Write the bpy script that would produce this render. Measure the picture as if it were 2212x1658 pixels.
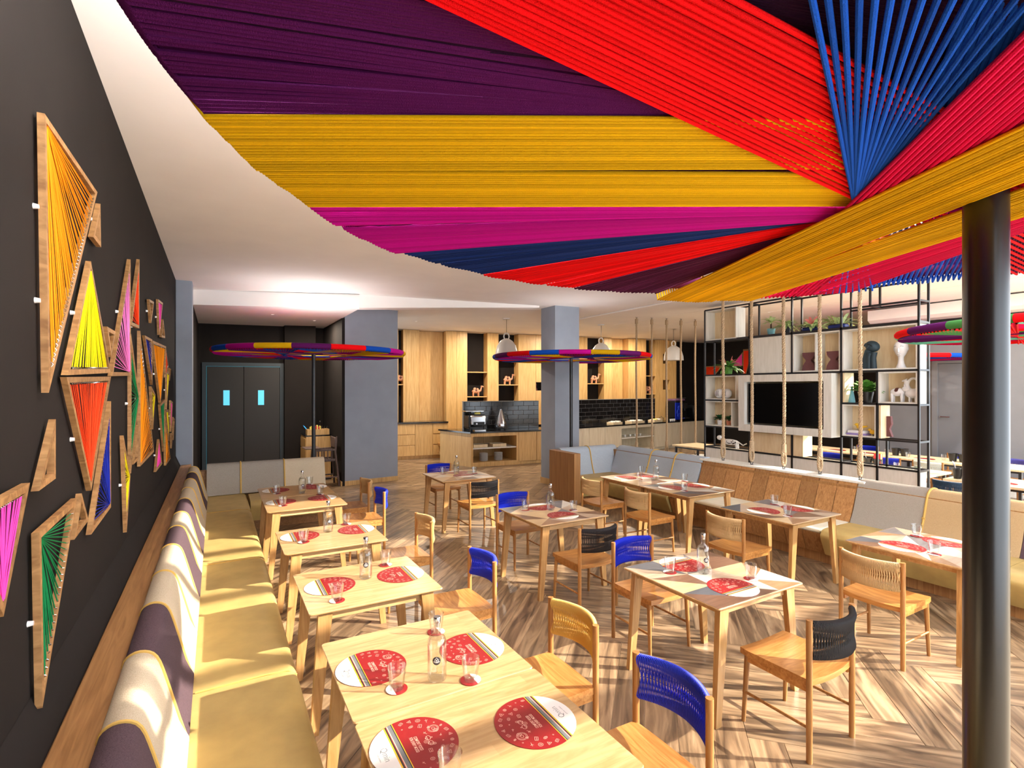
import bpy, bmesh, math, random
from mathutils import Vector, Matrix
random.seed(7)
for _o in list(bpy.data.objects): bpy.data.objects.remove(_o)
scene = bpy.context.scene
col = scene.collection
PI = math.pi
# ------------------------------------------------------------------ camera
F = 1120.0; U0 = 1106.0; V0 = 838.0; EYE = 2.1
YAW = math.atan(639 / F); SN, CS = math.sin(YAW), math.cos(YAW)
cam = bpy.data.objects.new('camera', bpy.data.cameras.new('camera')); col.objects.link(cam)
cam.location = (0, 0, EYE); cam.rotation_euler = (PI / 2, 0, -YAW)
cam.data.sensor_width = 36; cam.data.lens = 36 * F / 2212; cam.data.shift_y = (V0 - 829) / 2212
cam.data.clip_start = .02; scene.camera = cam
# ------------------------------------------------------------------ light
SUN_AZ = Vector((.82, -.58, 0)).normalized(); SUN_EL = math.radians(25)
w = bpy.data.worlds.new('sky'); scene.world = w; w.use_nodes = True
bg = w.node_tree.nodes['Background']; bg.inputs[0].default_value = (.80, .90, 1.0, 1); bg.inputs[1].default_value = 3.1
sun = bpy.data.objects.new('sun', bpy.data.lights.new('sun', 'SUN')); col.objects.link(sun)
sv = SUN_AZ * math.cos(SUN_EL) + Vector((0, 0, math.sin(SUN_EL)))
sun.rotation_euler = (-sv).to_track_quat('-Z', 'Y').to_euler(); sun.location = (20, -14, 10)
sun.data.energy = 9.0; sun.data.angle = math.radians(.5); sun.data.color = (1, .90, .76)
scene.view_settings.view_transform = 'Standard'; scene.view_settings.look = 'None'
scene.view_settings.exposure = .72; scene.view_settings.gamma = 1.0; scene.view_settings.use_curve_mapping = False
scene.cycles.max_bounces = 8; scene.cycles.transparent_max_bounces = 16
def lamp(name, loc, energy, color, size, target=None, kind='AREA', spot=60):
    l = bpy.data.lights.new(name, kind); o = bpy.data.objects.new(name, l); col.objects.link(o)
    l.energy = energy; l.color = color; o.location = loc
    if kind == 'AREA': l.shape = 'DISK'; l.size = size
    else: l.shadow_soft_size = size
    if kind == 'SPOT': l.spot_size = math.radians(spot); l.spot_blend = .6
    if target is not None: o.rotation_euler = (Vector(target) - Vector(loc)).to_track_quat('-Z', 'Y').to_euler()
    return o
WARM = (1, .86, .70)
def portal(name, loc, rot, sx, sy):
    l = bpy.data.lights.new(name, 'AREA'); o = bpy.data.objects.new(name, l); col.objects.link(o); o.location = loc; o.rotation_euler = rot
    l.shape = 'RECTANGLE'; l.size = sx; l.size_y = sy; l.cycles.is_portal = True
portal('roof_portal', (9.0, -.43, 4.3), (0, 0, 0), 8.4, 6.5)
portal('rear_portal', (6.3, -3.75, 1.93), (PI / 2, 0, 0), 14.2, 3.7)
portal('side_portal', (13.55, -.25, 1.93), (PI / 2, 0, PI / 2), 6.5, 3.7)


# ------------------------------------------------------------------ pixel helpers (floor plan survey)
def P(u, v, z):
    d = (EYE - z) * F / (v - V0); k = (u - U0) / F
    return (d * (SN + k * CS), d * (CS - k * SN))
def PD(u, d):
    k = (u - U0) / F
    return (d * (SN + k * CS), d * (CS - k * SN))

# ------------------------------------------------------------------ mesh builder
OFF = {}
def place_off(o): return OFF.get(o.name, Vector((0, 0, 0)))
class MB:
    def __init__(s): s.v = []; s.f = []
    def add(s, vs, fs):
        b = len(s.v); s.v += [tuple(p) for p in vs]; s.f += [tuple(i + b for i in q) for q in fs]; return s
    def box(s, x0, x1, y0, y1, z0, z1, M=None):
        vs = [Vector((x, y, z)) for z in (z0, z1) for y in (y0, y1) for x in (x0, x1)]
        if M is not None: vs = [M @ p for p in vs]
        return s.add(vs, [(0, 2, 3, 1), (4, 5, 7, 6), (0, 1, 5, 4), (2, 6, 7, 3), (0, 4, 6, 2), (1, 3, 7, 5)])
    def bbox(s, x0, x1, y0, y1, z0, z1, b=.004, M=None):
        c = Vector(((x0 + x1) / 2, (y0 + y1) / 2, (z0 + z1) / 2)); h = ((x1 - x0) / 2, (y1 - y0) / 2, (z1 - z0) / 2)
        b = min(b, min(h) * .9); vs = []; idx = {}
        for sx in (-1, 1):
            for sy in (-1, 1):
                for sz in (-1, 1):
                    for a in range(3):
                        p = [sx * (h[0] - b), sy * (h[1] - b), sz * (h[2] - b)]; p[a] = (sx, sy, sz)[a] * h[a]
                        idx[(sx, sy, sz, a)] = len(vs); vs.append(c + Vector(p))
        fs = []
        for a in range(3):
            o = [i for i in range(3) if i != a]
            for sg in (-1, 1):
                q = []
                for t in ((-1, -1), (1, -1), (1, 1), (-1, 1)):
                    k = [0, 0, 0]; k[a] = sg; k[o[0]], k[o[1]] = t; q.append(idx[(*k, a)])
                fs.append(tuple(q))
        for a in range(3):
            o = [i for i in range(3) if i != a]
            for t in ((-1, -1), (1, -1), (1, 1), (-1, 1)):
                k0 = [0, 0, 0]; k0[a] = -1; k0[o[0]], k0[o[1]] = t; k1 = list(k0); k1[a] = 1
                fs.append((idx[(*k0, o[0])], idx[(*k1, o[0])], idx[(*k1, o[1])], idx[(*k0, o[1])]))
        for sx in (-1, 1):
            for sy in (-1, 1):
                for sz in (-1, 1): fs.append(tuple(idx[(sx, sy, sz, a)] for a in range(3)))
        if M is not None: vs = [M @ p for p in vs]
        return s.add(vs, fs)
    def tube(s, pts, r, n=6, closed=False, cap=True, up=None):
        pts = [Vector(p) for p in pts]; m = len(pts)
        rs = r if isinstance(r, (list, tuple)) else [r] * m
        vs = []; fs = []; nrm = None
        for i, p in enumerate(pts):
            if closed: t = pts[(i + 1) % m] - pts[i - 1]
            else: t = pts[min(i + 1, m - 1)] - pts[max(i - 1, 0)]
            if t.length < 1e-9: t = Vector((0, 0, 1))
            t.normalize()
            if nrm is None:
                a = Vector(up) if up else (Vector((0, 0, 1)) if abs(t.z) < .9 else Vector((1, 0, 0)))
                nrm = a - t * a.dot(t)
            else: nrm = nrm - t * nrm.dot(t)
            if nrm.length < 1e-6: nrm = t.orthogonal()
            nrm.normalize(); bn = t.cross(nrm)
            for k in range(n):
                an = 2 * PI * k / n; vs.append(p + (nrm * math.cos(an) + bn * math.sin(an)) * rs[i])
        for i in range(m if closed else m - 1):
            j = (i + 1) % m
            for k in range(n): fs.append((i * n + k, i * n + (k + 1) % n, j * n + (k + 1) % n, j * n + k))
        if cap and not closed: fs.append(tuple(range(n))[::-1]); fs.append(tuple((m - 1) * n + k for k in range(n)))
        return s.add(vs, fs)
    def cyl(s, p0, p1, r0, r1=None, n=12): return s.tube([p0, p1], [r0, r0 if r1 is None else r1], n)
    def lathe(s, prof, n=24, c=(0, 0, 0), M=None):
        vs = []; fs = []; m = len(prof)
        for r, z in prof:
            for k in range(n):
                a = 2 * PI * k / n; p = Vector((c[0] + r * math.cos(a), c[1] + r * math.sin(a), c[2] + z)); vs.append(M @ p if M is not None else p)
        for i in range(m - 1):
            for k in range(n): fs.append((i * n + k, i * n + (k + 1) % n, (i + 1) * n + (k + 1) % n, (i + 1) * n + k))
        if prof[0][0] > 1e-6: fs.append(tuple(range(n))[::-1])
        if prof[-1][0] > 1e-6: fs.append(tuple((m - 1) * n + k for k in range(n)))
        return s.add(vs, fs)
    def prism(s, poly, vec):
        poly = [Vector(p) for p in poly]; vec = Vector(vec); n = len(poly)
        fs = [tuple(range(n))[::-1], tuple(range(n, 2 * n))] + [(i, (i + 1) % n, n + (i + 1) % n, n + i) for i in range(n)]
        return s.add(poly + [p + vec for p in poly], fs)
    def ell(s, c, r, nu=12, nv=8, M=None):
        vs = []; fs = []
        for j in range(nv + 1):
            t = PI * j / nv
            for i in range(nu):
                a = 2 * PI * i / nu
                p = Vector((c[0] + r[0] * math.sin(t) * math.cos(a), c[1] + r[1] * math.sin(t) * math.sin(a), c[2] + r[2] * math.cos(t)))
                vs.append(M @ p if M is not None else p)
        for j in range(nv):
            for i in range(nu): fs.append((j * nu + i, j * nu + (i + 1) % nu, (j + 1) * nu + (i + 1) % nu, (j + 1) * nu + i))
        return s.add(vs, fs)
    def grid(s, fn, nu, nv, closed_u=False):
        vs = [fn(i / nu, j / nv) for j in range(nv + 1) for i in range(nu + 1)]; w_ = nu + 1
        return s.add(vs, [(j * w_ + i, j * w_ + i + 1, (j + 1) * w_ + i + 1, (j + 1) * w_ + i) for j in range(nv) for i in range(nu)])
    def sweep(s, prof, path_a, path_b, cap=True):
        """prof: list of (x,z) across; swept along Y from a to b"""
        n = len(prof)
        vs = [Vector((x, path_a, z)) for x, z in prof] + [Vector((x, path_b, z)) for x, z in prof]
        fs = [(i, (i + 1) % n, n + (i + 1) % n, n + i) for i in range(n)]
        if cap: fs += [tuple(range(n))[::-1], tuple(range(n, 2 * n))]
        return s.add(vs, fs)
    def mesh(s, name, mat=None, smooth=True, off=None, weld=True):
        me = bpy.data.meshes.new(name)
        vs = s.v if off is None else [(p[0] - off[0], p[1] - off[1], p[2] - off[2]) for p in s.v]
        me.from_pydata(vs, [], s.f)
        bm = bmesh.new(); bm.from_mesh(me)
        if weld: bmesh.ops.remove_doubles(bm, verts=bm.verts, dist=1e-6)
        bmesh.ops.recalc_face_normals(bm, faces=bm.faces); bm.to_mesh(me); bm.free()
        if mat is not None: me.materials.append(mat)
        if smooth:
            me.shade_smooth()
            me.set_sharp_from_angle(angle=math.radians(38))
        return me
    def part(s, name, mat, parent, smooth=True, weld=True, label=None, stuff=False):
        """a part given in world coordinates, child of parent"""
        off = place_off(parent)
        o = bpy.data.objects.new(name, s.mesh(name, mat, smooth, off, weld)); col.objects.link(o)
        o.parent = parent; OFF[o.name] = off
        if label: o['label'] = label
        if stuff: o['kind'] = 'stuff'
        return o
    def thing(s, name, mat, label, cat, loc=(0, 0, 0), group=None, smooth=True, kind=None, world=True):
        """a one-mesh top-level thing, mesh in world coordinates"""
        loc = Vector(loc)
        o = bpy.data.objects.new(name, s.mesh(name, mat, smooth, loc if world else None)); col.objects.link(o)
        o.location = loc; OFF[o.name] = loc; tag(o, label, cat, group, kind); return o
def tag(o, label=None, cat=None, group=None, kind=None):
    if label: o['label'] = label
    if cat: o['category'] = cat
    if group: o['group'] = group
    if kind: o['kind'] = kind
    return o
def thing(name, label, cat, loc=(0, 0, 0), rotz=0, group=None, kind=None):
    o = bpy.data.objects.new(name, None); col.objects.link(o); o.empty_display_size = .1
    o.location = loc; o.rotation_euler = (0, 0, rotz); OFF[o.name] = Vector(loc)
    return tag(o, label, cat, group, kind)
def struct(name, mb, mat, label=None, smooth=False, parent=None):
    o = bpy.data.objects.new(name, mb.mesh(name, mat, smooth)); col.objects.link(o); OFF[o.name] = Vector((0, 0, 0))
    if parent is not None: o.parent = parent
    else: o['kind'] = 'structure'
    if label: o['label'] = label
    return o
def inst(name, me, parent, mat=None, loc=(0, 0, 0), rotz=0, label=None):
    """a part that shares its mesh; local coordinates"""
    o = bpy.data.objects.new(name, me); col.objects.link(o); o.parent = parent; o.location = loc; o.rotation_euler = (0, 0, rotz)
    if mat is not None:
        o.material_slots[0].link = 'OBJECT'; o.material_slots[0].material = mat
    if label: o['label'] = label
    return o

# ------------------------------------------------------------------ materials
def S2L(c): return tuple(((x / 255) / 12.92 if x / 255 <= .04045 else ((x / 255 + .055) / 1.055) ** 2.4) for x in c)
def newmat(name):
    m = bpy.data.materials.new(name); m.use_nodes = True; nt = m.node_tree
    return m, nt, nt.nodes['Principled BSDF']
def flat(name, c, rough=.5, metal=0, spec=.5, var=0.0, noise=0.0, nscale=20, bump=0.0, bscale=200, srgb=True, sheen=0):
    m, nt, b = newmat(name); c = S2L(c) if srgb else c
    b.inputs['Base Color'].default_value = (*c, 1); b.inputs['Roughness'].default_value = rough
    b.inputs['Metallic'].default_value = metal; b.inputs['Specular IOR Level'].default_value = spec
    if sheen: b.inputs['Sheen Weight'].default_value = sheen
    tc = nt.nodes.new('ShaderNodeTexCoord')
    if noise or var:
        mx = nt.nodes.new('ShaderNodeMix'); mx.data_type = 'RGBA'; mx.blend_type = 'MULTIPLY'; mx.inputs[0].default_value = 1
        mx.inputs[6].default_value = (*c, 1)
        rp = nt.nodes.new('ShaderNodeMapRange')
        if noise:
            n = nt.nodes.new('ShaderNodeTexNoise'); n.inputs['Scale'].default_value = nscale; n.inputs['Detail'].default_value = 4
            nt.links.new(tc.outputs['Object'], n.inputs['Vector']); nt.links.new(n.outputs['Fac'], rp.inputs['Value'])
            a = noise; rp.inputs[1].default_value = .3; rp.inputs[2].default_value = .7
        else:
            oi = nt.nodes.new('ShaderNodeObjectInfo'); nt.links.new(oi.outputs['Random'], rp.inputs['Value']); a = var
        rp.inputs[3].default_value = 1 - a; rp.inputs[4].default_value = 1 + a
        nt.links.new(rp.outputs[0], mx.inputs[7]); nt.links.new(mx.outputs[2], b.inputs['Base Color'])
    if bump:
        n = nt.nodes.new('ShaderNodeTexNoise'); n.inputs['Scale'].default_value = bscale; n.inputs['Detail'].default_value = 2
        nt.links.new(tc.outputs['Object'], n.inputs['Vector'])
        bp = nt.nodes.new('ShaderNodeBump'); bp.inputs['Strength'].default_value = bump; bp.inputs['Distance'].default_value = .004
        nt.links.new(n.outputs['Fac'], bp.inputs['Height']); nt.links.new(bp.outputs[0], b.inputs['Normal'])
    return m
def wood(name, c1, c2, scale=(4, 40, 40), rough=.4, blotch=.25, randamt=1.0, mid=None, spec=.4):
    """streaky grain; grain runs along the axis with the small scale"""
    m, nt, b = newmat(name); c1, c2 = S2L(c1), S2L(c2)
    tc = nt.nodes.new('ShaderNodeTexCoord'); mp = nt.nodes.new('ShaderNodeMapping'); mp.inputs['Scale'].default_value = scale
    oi = nt.nodes.new('ShaderNodeObjectInfo'); mu = nt.nodes.new('ShaderNodeMath'); mu.operation = 'MULTIPLY'; mu.inputs[1].default_value = 37.0
    nt.links.new(oi.outputs['Random'], mu.inputs[0]); nt.links.new(tc.outputs['Object'], mp.inputs['Vector']); nt.links.new(mu.outputs[0], mp.inputs['Location'])
    n = nt.nodes.new('ShaderNodeTexNoise'); n.inputs['Scale'].default_value = 1; n.inputs['Detail'].default_value = 5; n.inputs['Distortion'].default_value = 1.2
    nt.links.new(mp.outputs[0], n.inputs['Vector'])
    rp = nt.nodes.new('ShaderNodeValToRGB'); rp.color_ramp.elements[0].position = .32; rp.color_ramp.elements[1].position = .68
    rp.color_ramp.elements[0].color = (*c1, 1); rp.color_ramp.elements[1].color = (*c2, 1)
    if mid: e = rp.color_ramp.elements.new(.5); e.color = (*S2L(mid), 1)
    nt.links.new(n.outputs['Fac'], rp.inputs[0])
    mx = nt.nodes.new('ShaderNodeMix'); mx.data_type = 'RGBA'; mx.blend_type = 'MULTIPLY'; mx.inputs[0].default_value = 1
    mr = nt.nodes.new('ShaderNodeMapRange'); mr.inputs[3].default_value = 1 - blotch; mr.inputs[4].default_value = 1 + blotch * .6
    nt.links.new(oi.outputs['Random'], mr.inputs[0]); nt.links.new(rp.outputs[0], mx.inputs[6]); nt.links.new(mr.outputs[0], mx.inputs[7])
    nt.links.new(mx.outputs[2], b.inputs['Base Color']); b.inputs['Roughness'].default_value = rough; b.inputs['Specular IOR Level'].default_value = spec
    bp = nt.nodes.new('ShaderNodeBump'); bp.inputs['Strength'].default_value = .12; bp.inputs['Distance'].default_value = .002
    nt.links.new(n.outputs['Fac'], bp.inputs['Height']); nt.links.new(bp.outputs[0], b.inputs['Normal'])
    return m
def staves(m, sx=1.9, sy=14.0, amt=.14):
    nt = m.node_tree; b = nt.nodes['Principled BSDF']; src = b.inputs['Base Color'].links[0].from_socket
    tc = nt.nodes.new('ShaderNodeTexCoord'); br = nt.nodes.new('ShaderNodeTexBrick'); br.offset = .37; br.inputs['Scale'].default_value = 1
    br.inputs['Brick Width'].default_value = 1 / sx; br.inputs['Row Height'].default_value = 1 / sy; br.inputs['Mortar Size'].default_value = .0004; br.inputs['Mortar Smooth'].default_value = .6
    br.inputs['Color1'].default_value = (1 - amt, 1 - amt * 1.1, 1 - amt * 1.3, 1); br.inputs['Color2'].default_value = (1 + amt * .3, 1 + amt * .3, 1 + amt * .3, 1); br.inputs['Mortar'].default_value = (.86, .82, .76, 1); br.inputs['Bias'].default_value = .1
    nt.links.new(tc.outputs['Object'], br.inputs['Vector']); mx = nt.nodes.new('ShaderNodeMix'); mx.data_type = 'RGBA'; mx.blend_type = 'MULTIPLY'; mx.inputs[0].default_value = 1
    nt.links.new(src, mx.inputs[6]); nt.links.new(br.outputs['Color'], mx.inputs[7]); nt.links.new(mx.outputs[2], b.inputs['Base Color'])
def fabric(name, c, c2=None, scale=260, rough=.95):
    m, nt, b = newmat(name); c = S2L(c); c2 = S2L(c2) if c2 else tuple(x * .7 for x in c)
    tc = nt.nodes.new('ShaderNodeTexCoord'); n = nt.nodes.new('ShaderNodeTexNoise'); n.inputs['Scale'].default_value = scale; n.inputs['Detail'].default_value = 3
    wv = nt.nodes.new('ShaderNodeTexWave'); wv.wave_type = 'BANDS'; wv.bands_direction = 'Y'; wv.inputs['Scale'].default_value = scale * .35; wv.inputs['Distortion'].default_value = 2
    nt.links.new(tc.outputs['Object'], n.inputs['Vector']); nt.links.new(tc.outputs['Object'], wv.inputs['Vector'])
    ad = nt.nodes.new('ShaderNodeMath'); ad.operation = 'MULTIPLY_ADD'; ad.inputs[1].default_value = .3; nt.links.new(wv.outputs['Fac'], ad.inputs[0]); nt.links.new(n.outputs['Fac'], ad.inputs[2])
    rp = nt.nodes.new('ShaderNodeValToRGB'); rp.color_ramp.elements[0].position = .35; rp.color_ramp.elements[1].position = .8
    rp.color_ramp.elements[0].color = (*c2, 1); rp.color_ramp.elements[1].color = (*c, 1); nt.links.new(ad.outputs[0], rp.inputs[0])
    nt.links.new(rp.outputs[0], b.inputs['Base Color']); b.inputs['Roughness'].default_value = rough; b.inputs['Specular IOR Level'].default_value = .15
    bp = nt.nodes.new('ShaderNodeBump'); bp.inputs['Strength'].default_value = .35; bp.inputs['Distance'].default_value = .003
    nt.links.new(ad.outputs[0], bp.inputs['Height']); nt.links.new(bp.outputs[0], b.inputs['Normal'])
    return m
def thin_glass(name, tint=(1, 1, 1), refl=1.0):
    m, nt, b = newmat(name); nt.nodes.remove(b); out = nt.nodes['Material Output']
    tr = nt.nodes.new('ShaderNodeBsdfTransparent'); tr.inputs[0].default_value = (*tint, 1)
    gl = nt.nodes.new('ShaderNodeBsdfGlossy'); gl.inputs['Roughness'].default_value = .02
    lw = nt.nodes.new('ShaderNodeLayerWeight'); lw.inputs[0].default_value = .5
    fr = nt.nodes.new('ShaderNodeMath'); fr.operation = 'POWER'; fr.inputs[1].default_value = 2.2; nt.links.new(lw.outputs['Facing'], fr.inputs[0])
    ad = nt.nodes.new('ShaderNodeMath'); ad.operation = 'MULTIPLY_ADD'; ad.inputs[1].default_value = .6; ad.inputs[2].default_value = .04; nt.links.new(fr.outputs[0], ad.inputs[0]); fr = ad
    mu = nt.nodes.new('ShaderNodeMath'); mu.operation = 'MULTIPLY'; mu.inputs[1].default_value = refl; mu.use_clamp = True
    mx = nt.nodes.new('ShaderNodeMixShader'); nt.links.new(fr.outputs[0], mu.inputs[0]); nt.links.new(mu.outputs[0], mx.inputs[0])
    nt.links.new(tr.outputs[0], mx.inputs[1]); nt.links.new(gl.outputs[0], mx.inputs[2]); nt.links.new(mx.outputs[0], out.inputs[0])
    return m
def emit(name, c, s):
    m, nt, b = newmat(name); b.inputs['Base Color'].default_value = (*c, 1); b.inputs['Emission Color'].default_value = (*c, 1); b.inputs['Emission Strength'].default_value = s
    return m
M = {}
M['wall_dark'] = flat('charcoal_paint', (38, 34, 32), .85, spec=.12, noise=.08, nscale=3, bump=.03, bscale=120)
M['wall_grey'] = flat('blue_lit_grey_paint', (146, 154, 166), .7, noise=.05, nscale=3)  # grey paint with the blue of the daylight put into its colour
M['wall_pale'] = flat('grey_paint', (128, 129, 134), .75, noise=.04, nscale=3)
M['ceiling'] = flat('white_plaster', (248, 243, 238), .9, noise=.03, nscale=1.5)
M['oak'] = wood('honey_oak', (164, 104, 46), (200, 144, 80), (3, 34, 34), .35)
M['oak_leg'] = wood('honey_oak_upright', (150, 98, 48), (188, 136, 78), (36, 36, 3), .4)
M['pine'] = wood('pale_rubberwood', (180, 140, 90), (206, 170, 122), (3, 26, 26), .28, blotch=.06)
staves(M['pine'])
M['pine_leg'] = wood('pale_rubberwood_upright', (160, 116, 66), (190, 148, 94), (34, 34, 3), .4, blotch=.08)
M['ledge'] = wood('ledge_oak', (140, 98, 58), (172, 128, 82), (40, 2, 40), .45, blotch=.05)
M['frame'] = wood('frame_oak', (136, 96, 56), (182, 138, 88), (8, 24, 24), .55)
M['panel'] = wood('veneer_oak', (196, 152, 90), (222, 182, 120), (26, 26, 1.6), .4, blotch=.08)
M['panel_daylit'] = wood('daylit_veneer', (214, 200, 170), (232, 222, 198), (22, 22, 1.6), .45, blotch=.05)  # veneer made paler, the daylight on it put into the colour
M['ply'] = wood('birch_ply', (226, 200, 156), (240, 220, 182), (16, 16, 2), .5, blotch=.05)
M['ply_white'] = wood('limed_ply', (226, 224, 214), (240, 238, 230), (16, 16, 2), .5, blotch=.03)
M['bench_plank'] = wood('bench_plank_oak', (146, 100, 58), (180, 134, 84), (46, 46, 1.2), .45, blotch=.28)
M['plank'] = wood('floor_plank', (84, 66, 50), (182, 154, 120), (1.6, 14, 14), .30, blotch=.28, mid=(142, 116, 88), spec=.5)
M['grout'] = flat('floor_joint', (196, 176, 146), .8)
M['black_metal'] = flat('black_metal', (34, 34, 36), .35, spec=.5)
M['post_black'] = flat('black_gloss_paint', (26, 22, 20), .28, spec=.6)
M['chrome'] = flat('steel', (200, 202, 206), .22, metal=1)
M['black'] = flat('black_plastic', (18, 18, 20), .4)
M['granite'] = flat('black_granite', (22, 22, 24), .12, spec=.6, noise=.3, nscale=120)
M['white'] = flat('white_ceramic', (240, 240, 240), .25)
M['whitemat'] = flat('white_paper', (244, 240, 234), .6)
M['red_print'] = flat('red_print', (138, 8, 14), .5)
M['pale_print'] = flat('pale_print', (236, 190, 170), .6)
M['yellow_print'] = flat('yellow_print', (240, 190, 40), .5)
M['grey_print'] = flat('grey_print', (110, 112, 114), .5)
M['dark_print'] = flat('dark_print', (40, 40, 42), .5)
M['logo_print'] = flat('logo_print', (44, 40, 44), .6)
M['gold_print'] = flat('gold_print', (150, 124, 60), .5)
M['leather'] = flat('mustard_leather', (186, 160, 98), .5, noise=.12, nscale=6, bump=.06, bscale=150)
M['leather_pale'] = flat('pale_leather', (232, 228, 206), .5, noise=.06, nscale=6)
M['piping'] = flat('ochre_piping', (200, 160, 78), .6)
M['fab_light'] = fabric('oatmeal_weave', (208, 194, 170), (172, 155, 128))
M['fab_dark'] = fabric('aubergine_weave', (92, 74, 80), (62, 48, 54))
M['fab_grey'] = fabric('stone_weave', (168, 160, 150), (128, 120, 110))
M['fab_tan'] = fabric('sand_weave', (190, 162, 122), (152, 126, 92))
M['fab_blue'] = fabric('blue_grey_weave', (186, 196, 206), (140, 152, 166))
M['glass'] = thin_glass('clear_glass', (.98, .99, .99), 1.5)
M['water_glass'] = thin_glass('water_filled_glass', (.96, .98, .97), 1.3)
M['rope'] = flat('hemp_rope', (166, 142, 112), .95, noise=.15, nscale=60, bump=.3, bscale=400)
M['tile'] = flat('black_glazed_tile', (30, 28, 28), .14, spec=.6, var=.35, bump=.12, bscale=18)
M['tile_grout'] = flat('grey_grout', (120, 118, 116), .9)
M['leaf'] = flat('leaf_green', (92, 150, 60), .5, noise=.35, nscale=30)
M['leaf_pale'] = flat('leaf_variegated', (190, 212, 150), .5, noise=.25, nscale=30)
M['leaf_dark'] = flat('leaf_deep', (40, 96, 54), .45, noise=.3, nscale=30)
M['pinkleaf'] = flat('pink_bract', (224, 130, 130), .6)
M['soil'] = flat('soil', (70, 46, 30), .9)
M['terracotta'] = flat('terracotta', (206, 128, 96), .7)
M['maroon'] = flat('maroon_stoneware', (112, 70, 72), .85, noise=.2, nscale=90)
M['slate'] = flat('dark_teal_stone', (38, 58, 68), .6)
M['blue_plastic'] = flat('blue_plastic', (30, 52, 130), .4)
M['teal'] = flat('pale_teal', (120, 180, 190), .6)
M['yellow_bird'] = flat('yellow_ceramic', (228, 180, 36), .4)
M['camel'] = flat('carved_wood', (206, 150, 116), .6, noise=.12, nscale=60)
M['camel_dark'] = flat('dark_saddle', (84, 40, 30), .6)
M['tv'] = flat('tv_screen', (10, 9, 9), .12, spec=.5)
M['dark_wood'] = wood('weathered_dark_wood', (84, 66, 60), (120, 98, 88), (30, 30, 3), .6)
M['lampshade'] = flat('white_enamel', (226, 224, 220), .35)
M['coffee_blue'] = flat('coffee_blue', (16, 46, 190), .4)
M['coffee_swirl'] = flat('coffee_swirl', (56, 92, 224), .4)
M['red_paper'] = flat('red_paper', (222, 60, 70), .7)
M['yellow_paper'] = flat('yellow_paper', (250, 236, 120), .7)
M['cyan_pane'] = emit('cyan_lit_pane', (.10, .50, .75), .55)
CORD = {}
for k, c in dict(yellow=(214, 166, 10), purple=(88, 20, 86), magenta=(178, 8, 130), navy=(22, 46, 108), red=(226, 8, 16), plum=(78, 24, 60), crimson=(206, 10, 74), blue=(18, 76, 180), green=(64, 120, 60), dark=(46, 14, 50), pink=(226, 60, 150), mint=(110, 200, 170)).items():
    CORD[k] = flat(k + '_cord', c, .9, spec=.12, var=.22, bump=.5, bscale=500)
WEAVE = {}
for k, c in dict(blue=(14, 40, 190), yellow=(206, 168, 84), tan=(186, 150, 100), black=(40, 38, 40), white=(214, 216, 206), slate=(40, 66, 92), violet=(92, 88, 170)).items():
    WEAVE[k] = flat(k + '_paper_cord', c, .55, spec=.4)
YARN = {}
for k, c in dict(orange=(240, 140, 14), yellow=(236, 218, 10), pink=(232, 122, 196), hotpink=(236, 70, 170), red=(234, 62, 20), green=(14, 120, 66), blue=(24, 40, 150)).items():
    YARN[k] = flat(k + '_yarn', c, .8, spec=.2)

# ================================================================== SETTING
ZC = 3.87; XW = -.575
# ---- floor: herringbone planks
base_mb = MB().box(-1.2, 18, -3.8, 18, -.12, -.006)
floor = struct('floor', base_mb, M['grout'], 'brown wood-look herringbone floor')
PW, PL = .20, 1.2
pl = MB().bbox(-PL / 2 + .0018, PL / 2 - .0018, -PW / 2 + .0018, PW / 2 - .0018, -.010, 0, .0012)
pl_me = pl.mesh('plank', M['plank'], False)
cand = []
for i in range(-140, 140):
    for j in range(-24, 24):
        ox, oy = i * PW + j * PL, i * PW - j * PL
        for (cx, cy, rot) in ((ox + PL / 2, oy + PW / 2, 0), (ox + PW / 2, oy + PW + PL / 2, PI / 2)):
            a = PI / 4; x = cx * math.cos(a) - cy * math.sin(a) + 2.07; y = cx * math.sin(a) + cy * math.cos(a) + 1.02
            if -1.1 < x < 17.5 and -.6 < y < 17:
                d = x * SN + y * CS
                if d < .4: continue
                r = (x * CS - y * SN) / d
                if abs(r) < 1.25: cand.append((d, x, y, a + rot))
cand.sort()
vis = [c for c in cand if c[0] > 2.3 and (c[1] > .35)]
first = set(id(c) for c in vis[:290])
rest = MB()
for c in cand:
    d, x, y, a = c
    if id(c) in first:
        o = inst('plank', pl_me, floor, None, (x, y, 0), a)
    else:
        T = Matrix.Translation((x, y, 0)) @ Matrix.Rotation(a, 4, 'Z'); rest.add([T @ Vector(p) for p in pl.v], pl.f)
fr_ = bpy.data.objects.new('far_planks', rest.mesh('far_planks', None, False)); col.objects.link(fr_); fr_.parent = floor; fr_['kind'] = 'stuff'
def far_plank_mat():
    m = M['plank'].copy(); m.name = 'floor_plank_far'; nt = m.node_tree
    for n in list(nt.nodes):
        if n.bl_idname == 'ShaderNodeObjectInfo':
            g = nt.nodes.new('ShaderNodeNewGeometry')
            for l in list(n.outputs['Random'].links): nt.links.new(g.outputs['Random Per Island'], l.to_socket)
    return m
fr_.data.materials.append(far_plank_mat())

# ---- left wall
struct('wall_left', MB().box(XW - .2, XW, -3.7, 10.6, 0, ZC), M['wall_dark'], 'charcoal painted wall hung with string art')
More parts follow.
